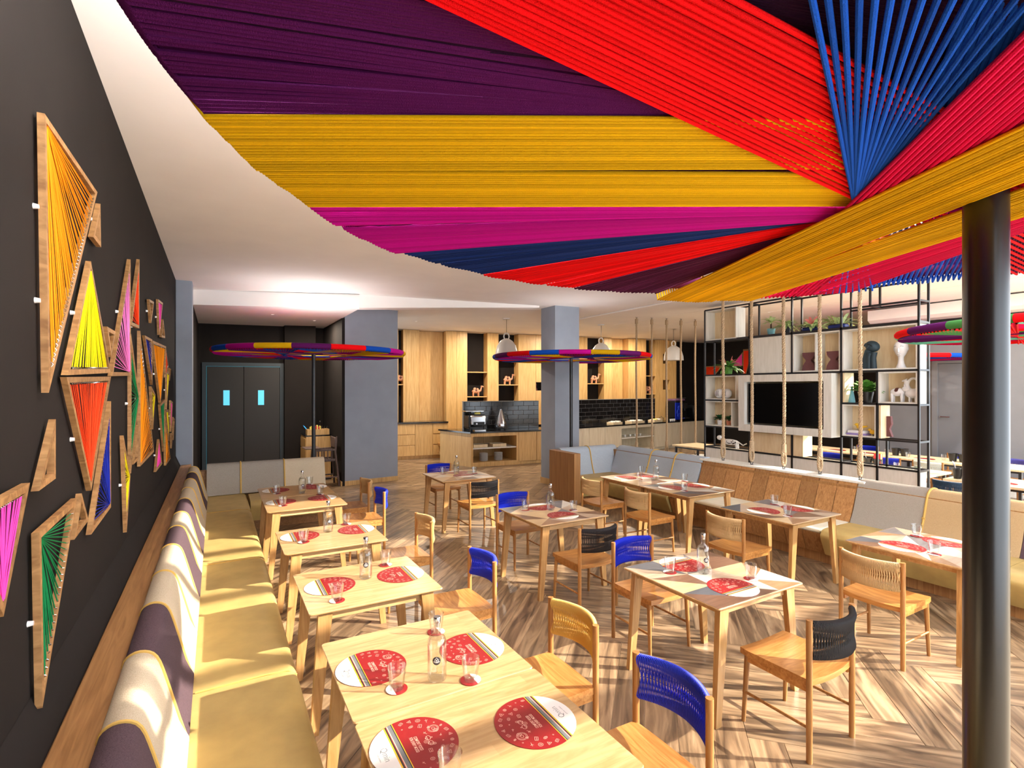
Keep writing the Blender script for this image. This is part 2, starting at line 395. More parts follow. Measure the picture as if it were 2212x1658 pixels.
# ---- ceiling: white slabs around the roof light
def slab(mb, pts, z0, z1): mb.prism([(x, y, z0) for x, y in pts], (0, 0, z1 - z0))
RX0, RX1, RY0, RY1 = 4.9, 13.1, -3.62, 2.75
c = MB()
beamL = PD(415, 9.31); beamR = PD(1165, 11.14)
slab(c, [(XW - .2, -3.7), (RX0, -3.7), (RX0, RY1), (17, RY1), (17, 9.2), (beamR[0], beamR[1]), (2.3, 9.9), (beamL[0], beamL[1]), (XW - .2, 9.75)], ZC, ZC + .25)
slab(c, [(17, 9.2), (18, 18), (2.35, 18), (2.35, 9.9), (beamR[0], beamR[1])], ZC, ZC + .25)
slab(c, [(RX0, -3.7), (13.5, -3.7), (13.5, RY0), (RX0, RY0)], ZC, ZC + .25)
slab(c, [(RX1, RY0), (13.5, RY0), (13.5, RY1), (RX1, RY1)], ZC, ZC + .25)
ceiling = struct('ceiling', c, M['ceiling'], 'smooth white plaster ceiling')
# alcove ceiling (lower) and bulkhead
al = MB(); ZA = 3.60
slab(al, [(XW - .2, 9.75), (beamL[0], beamL[1]), (2.35, 9.95), (2.35, 15), (XW - .2, 15)], ZA, ZC)
struct('trim_1', al, M['ceiling'], 'lower white bulkhead above the kitchen doors')
# tapering bulkhead to the second column
tb = MB(); a0 = Vector((2.35, 9.95)); a1 = Vector(beamR)
vs = [(a0.x, a0.y, 3.62), (a0.x, a0.y, ZC), (a1.x, a1.y, ZC), (a1.x, a1.y, 3.83), (a0.x, a0.y + .3, 3.62), (a0.x, a0.y + .3, ZC), (a1.x, a1.y + .3, ZC), (a1.x, a1.y + .3, 3.83)]
tb.add(vs, [(0, 1, 2, 3), (4, 7, 6, 5), (0, 3, 7, 4), (1, 5, 6, 2), (0, 4, 5, 1), (3, 2, 6, 7)])
struct('trim_2', tb, M['ceiling'], 'tapering white beam between the grey columns')
# ceiling boards on the right
for i, (x0, x1) in enumerate(((8.0, 9.48), (9.5, 10.96), (10.98, 12.4))):
    struct('ceiling_board', MB().bbox(x0, x1, 2.8, 11.0, ZC - .03, ZC, .012), M['ceiling'], None, parent=ceiling)
# roof light glazing bars (the sun comes in here)
rl = thing('roof_light', 'white barred roof light above the right of the room', 'skylight', (9.3, -.3, ZC), kind='structure')
for i in range(6):
    y = RY0 + (RY1 - RY0) * i / 5
    MB().box(RX0, RX1, y - .07, y + .07, ZC + .21, ZC + .25).part('glazing_bar', M['ceiling'], rl, False)
for i in range(3):
    x = RX0 + (RX1 - RX0) * i / 2
    MB().box(x - .04, x + .04, RY0, RY1, ZC + .21, ZC + .25).part('glazing_bar', M['ceiling'], rl, False)
rs = MB(); z_ = ZC + .252  # unseen slab added to stop light leaking between the ceiling slabs
for q in ((-.9, RX0, -3.7, 18.2), (RX0, 17.3, RY1, 18.2), (RX0, 13.6, -3.7, RY0), (RX1, 13.6, RY0, RY1)): rs.box(q[0], q[1], q[2], q[3], z_, z_ + .1)
struct('ceiling_leak_blocker', rs, M['ceiling'], 'unseen slab above the ceiling that stops light leaks')
# ---- column at end of left wall, pillars
struct('wall_end', MB().bbox(XW, -.345, 10.08, 10.5, 0, ZC, .004), M['wall_grey'], 'narrow grey pier tinted daylight blue at the end of the dark wall')
pA = Vector((2.40, 11.46)); pB = Vector((3.60, 11.58))
pm = MB(); slab(pm, [(2.40, 11.46), (3.60, 11.58), (3.60, 13.2), (2.40, 13.2)], 0, ZC)
pil = struct('wall_pillar', pm, M['wall_grey'], 'wide grey pillar tinted daylight blue beside the kitchen doors')
MB().prism([(2.39, 11.45, 0), (3.61, 11.57, 0), (3.61, 11.6, 0), (2.39, 11.48, 0)], (0, 0, .1)).part('skirting', M['panel'], pil, False)
cm = MB(); cq = [PD(1199, 11.1), PD(1251, 11.35), (PD(1251, 11.35)[0], PD(1251, 11.35)[1] + .5), PD(1169, 11.55)]
slab(cm, cq, 0, ZC)
colm = struct('wall_column', cm, M['wall_grey'], 'square grey column tinted daylight blue between the banquettes and buffet')
cc = Vector((sum(q[0] for q in cq) / 4, sum(q[1] for q in cq) / 4))
MB().prism([(*(cc + (Vector(q) - cc) * 1.05), 0) for q in cq], (0, 0, .13)).part('skirting', M['panel'], colm, False)
# ---- kitchen door alcove
dL = PD(433, 12.0); dR = PD(615, 12.6)
am = MB()
am.prism([(XW - .2, 10.5, 0), (-.36, 10.5, 0), (-.36, dL[1], 0), (XW - .2, dL[1], 0)], (0, 0, ZA))
am.prism([(dL[0] - .4, dL[1], 0), (dL[0], dL[1], 0), (dR[0], dR[1], 0), (2.42, dR[1], 0), (2.42, dR[1] + .5, 0), (dL[0] - .4, dL[1] + .5, 0)], (0, 0, ZA))
wb = struct('wall_back', am, M['wall_dark'], 'charcoal alcove wall around the kitchen doors')
cp = PD(615, 12.4); cp2 = PD(682, 12.55)
am2 = MB(); am2.prism([(cp[0], cp[1], 0), (cp2[0], cp2[1], 0), (cp2[0], cp2[1] + .8, 0), (cp[0] - .03, cp[1] + .8, 0)], (0, 0, ZA))
struct('wall_alcove_pier', am2, M['wall_dark'], 'charcoal pier right of the kitchen doors')
am3 = MB(); am3.box(2.34, 2.40, 11.45, 14.2, 0, ZA)
wr = struct('wall_alcove_side', am3, M['wall_dark'], 'charcoal side wall of the alcove')
MB().box(2.32, 2.345, 11.44, 13, 0, .1).part('skirting', M['panel'], wr, False)
# double door: plan direction along door wall
dv = (Vector(dR) - Vector(dL)); dlen = dv.length; dn = dv.normalized(); ang = math.atan2(dn.y, dn.x)
TD = Matrix.Translation((dL[0], dL[1], 0)) @ Matrix.Rotation(ang, 4, 'Z')
door = thing('door_1', 'dark double kitchen door with small cyan lit panes', 'door', (dL[0], dL[1], 0), kind='structure'); OFF[door.name] = Vector((dL[0], dL[1], 0))
DH = 2.62
fm = MB(); fm.box(.04, .12, -.05, .02, 0, DH, TD); fm.box(dlen - .10, dlen - .02, -.05, .02, 0, DH, TD); fm.box(.04, dlen - .02, -.05, .02, DH - .0, DH + .08, TD)
fm.part('door_frame', flat('dark_blue_grey', (52, 62, 68), .5), door, False)
em = MB(); em.box(.125, .14, -.052, -.045, 0, DH - .01, TD); em.box(.125, dlen - .1, -.052, -.045, DH - .018, DH - .004, TD)
em.part('door_seal', flat('cyan_seal', (60, 120, 140), .5), door, False)  # plain cyan strips, without emission
mid = (dlen + .02) / 2
for x0, x1 in ((.145, mid - .006), (mid + .006, dlen - .11)):
    lf = MB().bbox(x0, x1, -.045, 0, .01, DH - .02, .003, TD).part('door_leaf', flat('charcoal_laminate', (44, 42, 40), .55), door, False)
    xm = (x0 + x1) / 2 + (.02 if x0 < mid - .1 else -.02)
    MB().box(xm - .065, xm + .065, -.05, -.044, 1.70, 2.05, TD).part('pane', M['cyan_pane'], lf, False)

# ---- far walls
struct('wall_far', MB().prism([(4.5, 15.6, 0), (15.0, 14.05, 0), (15.0, 14.4, 0), (4.5, 15.95, 0)], (0, 0, ZC)), M['wall_dark'], 'dark recess wall behind the oak panels')
struct('wall_kitchen_left', MB().box(2.4, 4.8, 15.7, 16.0, 0, ZC), M['wall_dark'], 'dark wall left of the buffet')
struct('wall_right', MB().prism([(14.9, 14.15, 0), (16.6, 13.95, 0), (16.6, 6.2, 0), (16.85, 6.2, 0), (16.85, 14.4, 0)], (0, 0, ZC)), M['wall_dark'], 'dark wall behind the shelving')
gw = struct('wall_gallery', MB().box(13.3, 13.6, 3.0, 6.2, 0, ZC).box(13.6, 16.85, 6.0, 6.2, 0, ZC), M['wall_pale'], 'pale grey wall with a grey door')
MB().box(13.28, 13.31, 3.0, 6.2, 0, .12).part('skirting', M['ply_white'], gw, False)
struct('trim_3', MB().sweep([(12.8, ZC - .03), (12.8, 3.62), (12.9, 3.56), (13.32, 3.54), (13.32, ZC - .03)], 2.9, 6.2), M['ceiling'], 'white cove above the grey wall')
struct('trim_4', MB().box(13.22, 13.32, 3.0, 6.2, 3.22, 3.54), M['black'], 'black band standing for the dark recess behind the white cove')  # darkness of the recess behind the cove, put into a black bar
d2 = thing('door_2', 'grey door with lever handle in the pale wall', 'door', (13.3, 4.6, 0), kind='structure')
f2 = MB(); f2.box(13.24, 13.31, 5.06, 5.16, 0, 2.72); f2.box(13.24, 13.31, 4.0, 4.1, 0, 2.72); f2.box(13.24, 13.31, 4.1, 5.06, 2.62, 2.72); f2.part('door_frame', M['wall_pale'], d2, False)
lf = MB().bbox(13.26, 13.30, 4.1, 5.06, .01, 2.61, .003).part('door_leaf', flat('door_grey', (120, 122, 128), .6), d2, False)
h2 = MB().cyl((13.26, 5.0, 1.5), (13.2, 5.0, 1.5), .012).tube([(13.2, 5.0, 1.5), (13.2, 4.84, 1.5)], .011, 8).part('handle', M['chrome'], lf)
# outer walls out of view: daylight enters by the window walls and the roof light only
ow = MB(); [ow.box(13.3, 13.5, y - .05, y + .05, 0, ZC) for y in (-3.45, -1.9, -.3, 1.3, 2.9)]; ow.box(13.3, 13.5, -3.5, 3.0, 0, .12); ow.box(13.3, 13.5, -3.5, 3.0, ZC - .15, ZC)
struct('wall_outer', ow, M['ceiling'], 'outer window wall on the right')
struct('wall_east', MB().box(16.9, 17.1, 6, 18, 0, ZC), M['wall_dark'], 'outer wall behind the dark wall')
struct('wall_north', MB().box(2, 17.2, 17.8, 18, 0, ZC), M['wall_dark'], 'end wall behind the buffet')
bw = MB(); bw.box(-.8, 13.5, -3.7, -3.62, 0, .12); bw.box(-.8, 13.5, -3.7, -3.62, ZC - .06, ZC); [bw.box(-.75 + i * 3.44, -.68 + i * 3.44, -3.7, -3.62, .12, ZC) for i in range(5)]  # unseen, fully open and set close for frontal fill light
struct('wall_behind', bw, M['ceiling'], 'unseen glazed wall set behind the viewpoint for fill light')

# ================================================================== BIG CORD CANOPY
ZD = EYE + .63
def ring_tube(mb, cx, cy, R, r, z, a0, a1, n=14, k=10):
    pts = [(cx + R * math.cos(a0 + (a1 - a0) * i / n), cy + R * math.sin(a0 + (a1 - a0) * i / n), z) for i in range(n + 1)]
    return mb.tube(pts, r, k, cap=True)
def canopy_big():
    cx, cy, RO = 1.6458, .5728, 1.84; tr = .034; R = RO - tr - .008
    root = thing('cord_canopy', 'huge overhead disc of stretched red, yellow, purple and blue cords', 'canopy', (1.86, .60, 0))
    prj = lambda u, v: P(u, v, ZD - .03)
    def chord(p, q):
        """angles where the line through two pixels cuts the ring"""
        a = Vector(prj(*p)); b = Vector(prj(*q)); c_ = Vector((cx, cy)); d = (b - a).normalized(); o = a - c_
        bb = o.dot(d); cc_ = o.dot(o) - R * R; disc = max(bb * bb - cc_, 1e-4); s1 = -bb - math.sqrt(disc); s2 = -bb + math.sqrt(disc)
        th = [math.atan2((o + d * s).y, (o + d * s).x) for s in (s1, s2)]
        return th
    def un(a, ref):
        while a - ref > PI: a -= 2 * PI
        while a - ref < -PI: a += 2 * PI
        return a
    # (name, colour, line1, line2, layer, cord radius, pitch factor, missing)
    B = [
        ('yellow', ((1437, 612), (2212, 193)), ((1560, 611), (2212, 318)), 0, 22, ()),
        ('yellow', ((1566, 611), (2090, 398)), ((1650, 610), (2090, 452)), 0, 15, ()),
        ('crimson', ((2196, 0), (1640, 608)), ((2212, 205), (1760, 606)), 1, 15, ()),
        ('blue', ((1771, 0), (1883, 598)), ((2161, 0), (1690, 608)), 2, 15, ()),
        ('red', ((1100, 15), (1841, 392)), ((1743, 15), (2015, 171)), 3, 21, ()),
        ('yellow', ((415, 211), (1950, 216)), ((560, 330), (1700, 325)), 4, 21, ()),
        ('yellow', ((568, 338), (1750, 343)), ((680, 418), (1850, 415)), 4, 18, ()),
        ('magenta', ((683, 423), (1775, 421)), ((868, 516), (1753, 441)), 4, 30, (9, 10)),
        ('navy', ((875, 519), (1753, 444)), ((1058, 572), (1723, 459)), 4, 26, (12,)),
        ('red', ((1064, 574), (1723, 462)), ((1243, 606), (1628, 505)), 4, 26, (17,)),
        ('plum', ((1248, 607), (1628, 508)), ((1436, 612), (1660, 520)), 4, 22, ()),
        ('purple', ((402, 211), (1500, 226)), ((262, -8), (1255, 150)), 5, 21, (9, 15)),
        ('purple', ((258, -16), (1255, 140)), ((205, -160), (1500, 60)), 5, 16, (2, 5)),
        ('crimson', ((1690, 609), (2090, 470)), ((1862, 600), (2090, 512)), 1.6, 26, (5, 13)),
        ('blue', ((1872, 599), (1905, 500)), ((2100, 575), (2150, 480)), 4, 22, ()),
        ('plum', ((2110, 574), (2212, 430)), ((2235, 560), (2300, 470)), 4, 16, ()),
        ('dark', ((700, 60), (2212, 220)), ((1500, -400), (2600, -60)), 6, 70, (11, 30, 47)),
        ('purple', ((900, 200), (2300, 300)), ((1500, 20), (2600, 120)), 6.8, 34, (6, 20)),
        ('plum', ((1700, 430), (2300, 300)), ((1500, 215), (2300, 210)), 7.4, 24, ()),
        ('plum', ((420, 225), (1950, 245)), ((660, 410), (1850, 410)), 7, 40, ()),
        ('plum', ((1000, 570), (1700, 468)), ((1420, 608), (1700, 525)), 7, 34, ()),
        ('magenta', ((690, 430), (1775, 425)), ((1040, 560), (1723, 462)), 7.2, 36, ()),
        ('crimson', ((900, 340), (2212, 420)), ((760, 420), (2212, 470)), 6.4, 14, ()),
        ('purple', ((1000, 470), (2212, 520)), ((1250, 590), (2212, 560)), 6.6, 18, ()),
    ]
    bands = []
    for colr, l1, l2, lay, n, miss in B:
        a = chord(*l1); b = chord(*l2)
        # order so both lines run the same way
        b0 = un(b[0], a[0]); b1 = un(b[1], a[1])
        z = ZD - tr - .004 - (7.5 - lay) * .0085
        for i in range(n):
            if i in miss: continue
            t = i / (n - 1)
            th0 = a[0] + (b0 - a[0]) * t; th1 = a[1] + (b1 - a[1]) * t
            if colr == 'blue' and lay == 2:
                e_ = chord(*[(l1[k][0] + (l2[k][0] - l1[k][0]) * t, l1[k][1] + (l2[k][1] - l1[k][1]) * t) for k in (0, 1)]); th0, th1 = e_
            p0 = Vector((cx + R * math.cos(th0), cy + R * math.sin(th0))); p1 = Vector((cx + R * math.cos(th1), cy + R * math.sin(th1)))
            L = (p1 - p0).length
            if L < .05: continue
            rr = .0051; z = z + random.uniform(-.0018, .0018)
            def wrap(p, th):
                e = Vector((math.cos(th), math.sin(th))); out = []
                for q in range(5):
                    ph = -PI / 2 + q * PI / 4 ; w_ = tr + .006
                    zz = (ZD + w_ * math.sin(ph)) if q else z
                    out.append((p.x + e.x * w_ * math.cos(ph), p.y + e.y * w_ * math.cos(ph), zz))
                return out
            A = wrap(p0, th0)[::-1]; Bq = wrap(p1, th1)
            mid_ = (p0 + p1) / 2
            bands.append((lay, colr, A + [(mid_.x, mid_.y, z - .002)] + Bq, rr))
    # the most visible cords singly, the rest of a layer joined
    big = [b for b in bands if b[0] <= 5]; big.sort(key=lambda b: b[0]); single = big[:285]; joined = big[285:] + [b for b in bands if b[0] > 5]
    for lay, colr, pts, rr in single: MB().tube(pts, rr, 8, cap=False).part('cord', CORD[colr], root, True, False)
    byc = {}
    for lay, colr, pts, rr in joined: byc.setdefault(colr, MB()).tube(pts, rr, 5, cap=False)
    for colr, mb in byc.items(): mb.part('upper_cords', CORD[colr], root, True, False, stuff=True)
    rim = MB(); ring_tube(rim, cx, cy, R, tr, ZD, 0, 2 * PI, 96, 10); rim.part('rim', CORD['plum'], root, label='cord wrapped round steel rim')
    # spokes and hub hidden above the cords
    sp = MB()
    for k in range(6):
        a = k * PI / 3 + .3; sp.cyl((1.86, .60, ZD + .05), (cx + R * math.cos(a), cy + R * math.sin(a), ZD), .012, n=8)
    sp.part('spoke_frame', M['black_metal'], root)
    MB().lathe([(.0, 0), (.16, 0), (.16, .012), (.05, .014), (.05, 2.66), (.0, 2.66)], 32, (1.86, .60, 0)).part('post', M['post_black'], root)
canopy_big()
for k in range(6):  # added lamps without fittings, brighten the ceiling above the canopy
    a = k * PI / 3; lamp('canopy_fill', (1.65 + 1.5 * math.cos(a), .57 + 1.5 * math.sin(a), ZD + .12), 55, (1, .97, .94), .5, (1.65 + 1.5 * math.cos(a), .57 + 1.5 * math.sin(a), 9))

def disc_umbrella(cx, cy, label, phase, R=1.62, seq=('purple', 'red', 'blue', 'magenta', 'yellow'), nseg=18, pole=True, z=ZD):
    root = thing('cord_parasol', label, 'canopy', (cx, cy, 0), group='cord disc parasols')
    tr = .042
    for k in range(nseg):
        mb = MB(); a0 = phase + 2 * PI * k / nseg; a1 = phase + 2 * PI * (k + 1) / nseg
        ring_tube(mb, cx, cy, R - tr, tr, z, a0, a1, 5, 10); mb.part('rim_wrap', CORD[seq[k % len(seq)]], root)
    per = nseg // 2
    for k in range(nseg):
        mb = MB()
        for i in range(12):
            a0 = phase + 2 * PI * (k + (i + .5) / 12) / nseg
            a1 = a0 + PI * .80 + .05 * math.sin(k * 2.1)
            zz = z - tr * .9 - .004 * (k % 4)
            q = R - tr; p0 = (cx + q * math.cos(a0), cy + q * math.sin(a0), zz); p1 = (cx + q * math.cos(a1), cy + q * math.sin(a1), zz)
            mb.tube([p0, p1], .011, 4, cap=False)
        mb.part('cord_band', CORD[seq[(k + 2) % len(seq)]], root, True, False, stuff=True)
    if pole:
        MB().lathe([(0, 0), (.11, 0), (.11, .012), (.033, .016), (.033, z - .01), (0, z - .01)], 20, (cx, cy, 0)).part('pole', M['black_metal'], root)
        hb = MB()
        for k in range(4):
            a = k * PI / 2 + .4; hb.cyl((cx, cy, z + .01), (cx + (R - tr) * math.cos(a), cy + (R - tr) * math.sin(a), z + .01), .012, n=6)
        hb.part('spoke_frame', M['black_metal'], root)
        if cy > 8: lamp('parasol_fill', (cx, cy, z + .1), 14 if cx < 3 else 5, (1, .97, .94), 1.6, (cx, cy, 9))  # added lamp without a fitting, brightens the far ceiling
disc_umbrella(1.50, 9.72, 'multicoloured cord disc on black pole above the corner banquette', 2.62, 1.60)
disc_umbrella(6.26, 8.55, 'multicoloured cord disc on black pole in front of grey column', 2.9, 1.60)
disc_umbrella(7.82, 1.70, 'cord disc with red and green rim half hidden by black post', 2.72, 1.62, ('green', 'red', 'crimson', 'mint', 'red', 'purple'), 18)
disc_umbrella(12.6, 5.7, 'distant pale violet and red cord disc behind shelving', 3.5, 1.40, ('purple', 'red', 'blue', 'purple', 'red'), 15)

# ================================================================== WALL STRING ART
XF = XW + .012 + .022   # front plane of the frames
KA = F * -XF / CS
def WP(u, v):
    d = KA / (467 - u); y = (d - XF * SN) / CS
    return Vector((y, EYE - (v - V0) * d / F))
def art(label, pix, strings=None, knobs=1, n=26):
    pts = [WP(*p) for p in pix]
    # orientation ccw
    ar = sum(pts[i].x * pts[(i + 1) % len(pts)].y - pts[(i + 1) % len(pts)].x * pts[i].y for i in range(len(pts))) / 2
    idx = list(range(len(pts)))
    if ar < 0: idx = idx[::-1]
    q = [pts[i] for i in idx]; m = len(q); per = sum((q[(i + 1) % m] - q[i]).length for i in range(m)); inr = 2 * abs(ar) / per
    bw = min(.024, inr * .42)
    inn = []
    for i in range(m):
        p0, p1, p2 = q[i - 1], q[i], q[(i + 1) % m]
        e1 = (p1 - p0).normalized(); e2 = (p2 - p1).normalized(); n1 = Vector((-e1.y, e1.x)); n2 = Vector((-e2.y, e2.x))
        den = 1 + n1.dot(n2); inn.append(p1 + (n1 + n2) * (bw / max(den, .12)))
    cy = sum(p.x for p in q) / m; cz = sum(p.y for p in q) / m
    root = thing('string_art', label, 'wall art', (XW, cy, cz), group='string art on the dark wall')
    xb = XW + .012
    for i in range(m):
        j = (i + 1) % m; poly = [q[i], q[j], inn[j], inn[i]]
        MB().prism([(xb, p.x, p.y) for p in poly], (XF - xb, 0, 0)).part('frame_bar', M['frame'], root, False)
    for k in range(knobs):
        a = q[(idx.index(0)) if False else 0]
        i0 = min(range(m), key=lambda i: (q[i].x + q[(i + 1) % m].x)); p = q[i0].lerp(q[(i0 + 1) % m], (k + 1) / (knobs + 1))
        MB().lathe([(0, 0), (.011, 0), (.008, .016), (0, .016)], 10, M=Matrix.Translation((XW, p.x - .008, p.y)) @ Matrix.Rotation(PI / 2, 4, 'Y')).part('mount', M['white'], root)
    if strings:
        colr, apex, (ea, eb) = strings
        inv = {v_: k_ for k_, v_ in enumerate(idx)}
        A = inn[inv[apex]]; E0 = inn[inv[ea]]; E1 = inn[inv[eb]]
        mb = MB(); hk = MB(); xs = (xb + XF) / 2 + .006
        for i in range(n):
            t = (i + .5) / n; e = E0.lerp(E1, .03 + .94 * t); s = A.lerp(e, .03)
            e2 = e + (A - e) * .02
            s = s + Vector((random.uniform(-1, 1), random.uniform(-1, 1))) * .004
            mb.tube([(xs + random.uniform(-.004, .004), s.x, s.y), (xs + random.uniform(-.003, .003), e2.x, e2.y)], .0023, 4, cap=False)
            hk.tube([(xs, e.x, e.y), (xs + .006, (e.x + e2.x) / 2, (e.y + e2.y) / 2), (xs, e2.x, e2.y)], .0016, 4)
        mb.part('stretched_cords', YARN[colr], root, True, False, stuff=True)
        hk.part('hooks', M['chrome'], root, True, False, stuff=True)
art('tall orange string triangle, largest frame high on the wall', [(96.5, 245), (210.5, 415), (105.6, 848)], ('orange', 0, (1, 2)), 2, 46)
art('small empty wooden triangle touching the tall orange frame', [(217, 440), (218.5, 534), (201.5, 512)], None)
art('yellow string triangle pointing up above the red one', [(196.6, 564), (240, 805), (146, 810)], ('yellow', 0, (1, 2)), 1, 30)
art('red string triangle pointing down below the yellow one', [(144, 814), (240, 813), (197.5, 1059)], ('red', 2, (0, 1)), 1, 27)
art('dark blue string triangle below the red string triangle', [(240, 866), (240, 1095), (197, 1154)], ('blue', 1, (0, 2)), 1, 25)
art('lilac pink string triangle right of the yellow one', [(282, 560), (282.6, 811), (242, 812)], ('pink', 1, (0, 2)), 1, 26)
art('narrow red string triangle high beside the lilac pink one', [(301.6, 560), (301, 709), (283.5, 702)], ('red', 1, (0, 2)), 1, 22)
art('small empty wooden triangle between yellow and pink triangles', [(250.3, 716), (240.6, 771), (231.6, 705)], None, 0)
art('tall green string triangle pointing right, mid wall', [(283.2, 720), (301, 858), (283.2, 1022)], ('green', 1, (0, 2)), 1, 25)
art('tall orange string triangle right of the green one', [(303, 714), (333, 975), (303, 1007)], ('orange', 2, (0, 1)), 1, 30)
art('empty wooden triangle below the green string triangle', [(300, 917), (299.5, 992), (288, 1003)], None, 0)
art('narrow blue string triangle above the thin yellow one', [(313, 724), (329, 733), (329.5, 831)], ('blue', 0, (1, 2)), 1, 14)
art('narrow yellow string triangle under the narrow blue one', [(327, 834), (336, 852), (331, 927)], ('yellow', 1, (0, 2)), 1, 14)
art('wide orange string triangle pointing down, far along wall', [(330, 735), (359, 748), (347, 871)], ('orange', 2, (0, 1)), 1, 26)
art('thin dark green string triangle below the wide orange one', [(346, 873), (356.5, 862), (354.5, 975)], ('green', 2, (0, 1)), 1, 12)
art('small empty triangle high near the grey pier', [(322.7, 646), (332.7, 652), (327, 697.6)], None)
art('small pink string triangle high near the grey pier', [(342, 646), (352, 654), (344.7, 723)], ('hotpink', 2, (0, 1)), 1, 10)
art('tiny empty triangle under the high pink one', [(353, 689), (357, 730), (349, 728)], None)
art('narrow red string triangle beside the wide orange one', [(358.5, 752), (364, 790), (358.4, 815)], ('red', 0, (1, 2)), 0, 10)
art('long thin yellow string triangle near the grey pier', [(361, 800), (366, 806), (360.5, 884)], ('yellow', 2, (0, 1)), 1, 10)
art('tiny empty triangle nearest the grey pier, upper', [(366, 794), (370, 797), (367, 822)], None, 0)
art('thin pink string triangle near the grey pier, mid height', [(369, 864), (373.5, 868), (370, 932)], ('hotpink', 2, (0, 1)), 1, 10)
art('slim yellow string triangle low near the grey pier', [(359, 886), (364, 884), (365.5, 952)], ('yellow', 2, (0, 1)), 0, 10)
art('slim orange string triangle low near the banquette corner', [(357, 900), (368.6, 990), (358.4, 1005)], ('orange', 2, (0, 1)), 0, 16)
art('small pink string triangle just above the banquette corner', [(344, 948), (350.8, 1001), (337, 1019)], ('hotpink', 0, (1, 2)), 1, 14)
art('long yellow string triangle low on the wall', [(267, 940), (282, 1027), (274, 1149)], ('yellow', 1, (0, 2)), 1, 24)
art('large empty wooden triangle low on the wall', [(120.6, 905), (120.6, 1033), (84, 1060)], None)
art('large pink string triangle cut by the left edge', [(65, 1042), (8, 1331), (-75, 1120)], ('hotpink', 1, (0, 2)), 1, 22)
art('large green string triangle lowest on the wall', [(166.7, 1075), (85, 1150), (92, 1528)], ('green', 1, (0, 2)), 1, 25)
art('small empty triangle touching the lowest green one', [(176.6, 1065), (191.7, 1123), (160.7, 1165)], None, 0)
art('tiny empty triangle low beside the grey pier', [(370.5, 935), (374, 938), (371, 968)], None, 0)
art('tiny slim triangle lowest beside the grey pier', [(374.5, 900), (377.5, 905), (375, 950)], None, 0)

# ================================================================== BANQUETTES
def smooth_prof(pts, k=4):
    out = []
    n = len(pts)
    for i in range(n - 1):
        p0 = pts[max(i - 1, 0)]; p1 = pts[i]; p2 = pts[i + 1]; p3 = pts[min(i + 2, n - 1)]
        for j in range(k):
            t = j / k
            out.append(tuple(.5 * ((2 * p1[a]) + (-p0[a] + p2[a]) * t + (2 * p0[a] - 5 * p1[a] + 4 * p2[a] - p3[a]) * t * t + (-p0[a] + 3 * p1[a] - 3 * p2[a] + p3[a]) * t ** 3) for a in (0, 1)))
    out.append(pts[-1]); return out
def cushion_run(root, prof, a, b, mat, name, axis='y', flip=1, base=0.0, pinch=None, tuft=0.0):
    """profile (depth,z) swept from a to b along an axis with softly rounded ends"""
    pr = smooth_prof(prof, 3); mb = MB(); n = 10
    cxp = sum(p[0] for p in pr) / len(pr); czp = sum(p[1] for p in pr) / len(pr)
    st = [(0, .985), (.012, .997), (.04, 1)] + [(t / 8, 1) for t in range(1, 8)] + [(.96, 1), (.988, .997), (1, .985)]
    vs = []; m = len(pr)
    for t, s in st:
        for (x, z) in pr:
            X = cxp + (x - cxp) * s; Z = czp + (z - czp) * s
            L = a + (b - a) * t
            vs.append((base + flip * X, L, Z) if axis == 'y' else (L, base + flip * X, Z))
    fs = [(i * m + k, i * m + (k + 1) % m, (i + 1) * m + (k + 1) % m, (i + 1) * m + k) for i in range(len(st) - 1) for k in range(m)]
    fs += [tuple(range(m))[::-1], tuple((len(st) - 1) * m + k for k in range(m))]
    mb.add(vs, fs); return mb.part(name, mat, root)
LB = thing('banquette', 'long mustard leather banquette with striped back along dark wall', 'bench', (0, 5, 0))
MB().box(-.30, .34, .2, 8.6, 0, .12).part('plinth', M['ledge'], LB, False)
MB().box(-.52, -.30, .2, 10.05, 0, .80).part('back_box', M['wall_dark'], LB, False)
MB().bbox(-.505, -.355, .2, 10.05, .80, .845, .006).part('ledge', M['ledge'], LB, False)
MB().sweep([(XW + .001, 0), (-.507, 0), (-.507, .835), (XW + .001, 1.0)], .2, 10.05).part('back_infill', M['wall_dark'], LB, False)
seatp = [(-.14, .12), (-.14, .40), (-.10, .43), (.25, .435), (.37, .428), (.415, .395), (.425, .33), (.40, .12)]
for a, b in ((.3, .97), (.97, 3.32), (3.32, 5.67), (5.67, 8.02), (8.02, 9.25)):
    s_ = cushion_run(LB, seatp if b < 8.5 else seatp, a + .002, b - .002, M['leather'], 'seat_cushion')
    MB().tube([(-.1, b, .4345), (.25, b, .439), (.37, b, .432), (.418, b, .396)], .004, 6).part('piping', M['piping'], s_)
backp = [(-.37, .70), (-.365, .85), (-.335, .895), (-.285, .90), (-.24, .865), (-.205, .76), (-.15, .55), (-.115, .43), (-.30, .43)]
segs = [(.6, 1.25, 'l'), (1.25, 1.75, 'l'), (1.75, 2.31, 'd'), (2.31, 2.88, 'l'), (2.88, 3.5, 'd'), (3.5, 4.09, 'l'), (4.09, 4.75, 'l'), (4.75, 5.37, 'd'), (5.37, 5.96, 'l'), (5.96, 6.67, 'd'), (6.67, 7.37, 'l'), (7.37, 8.07, 'l'), (8.07, 8.7, 'd'), (8.7, 9.3, 'l')]
for a, b, k in segs:
    s_ = cushion_run(LB, backp, a + .001, b - .001, M['fab_light' if k == 'l' else 'fab_dark'], 'back_panel')
    pp = smooth_prof(backp[:-1], 3)
    MB().tube([(x + .002, b, z + .002) for x, z in pp], .007, 6).part('piping', M['piping'], s_)
BB = thing('banquette', 'short grey fabric banquette with mustard seat across the corner', 'bench', (.6, 9.2, 0))
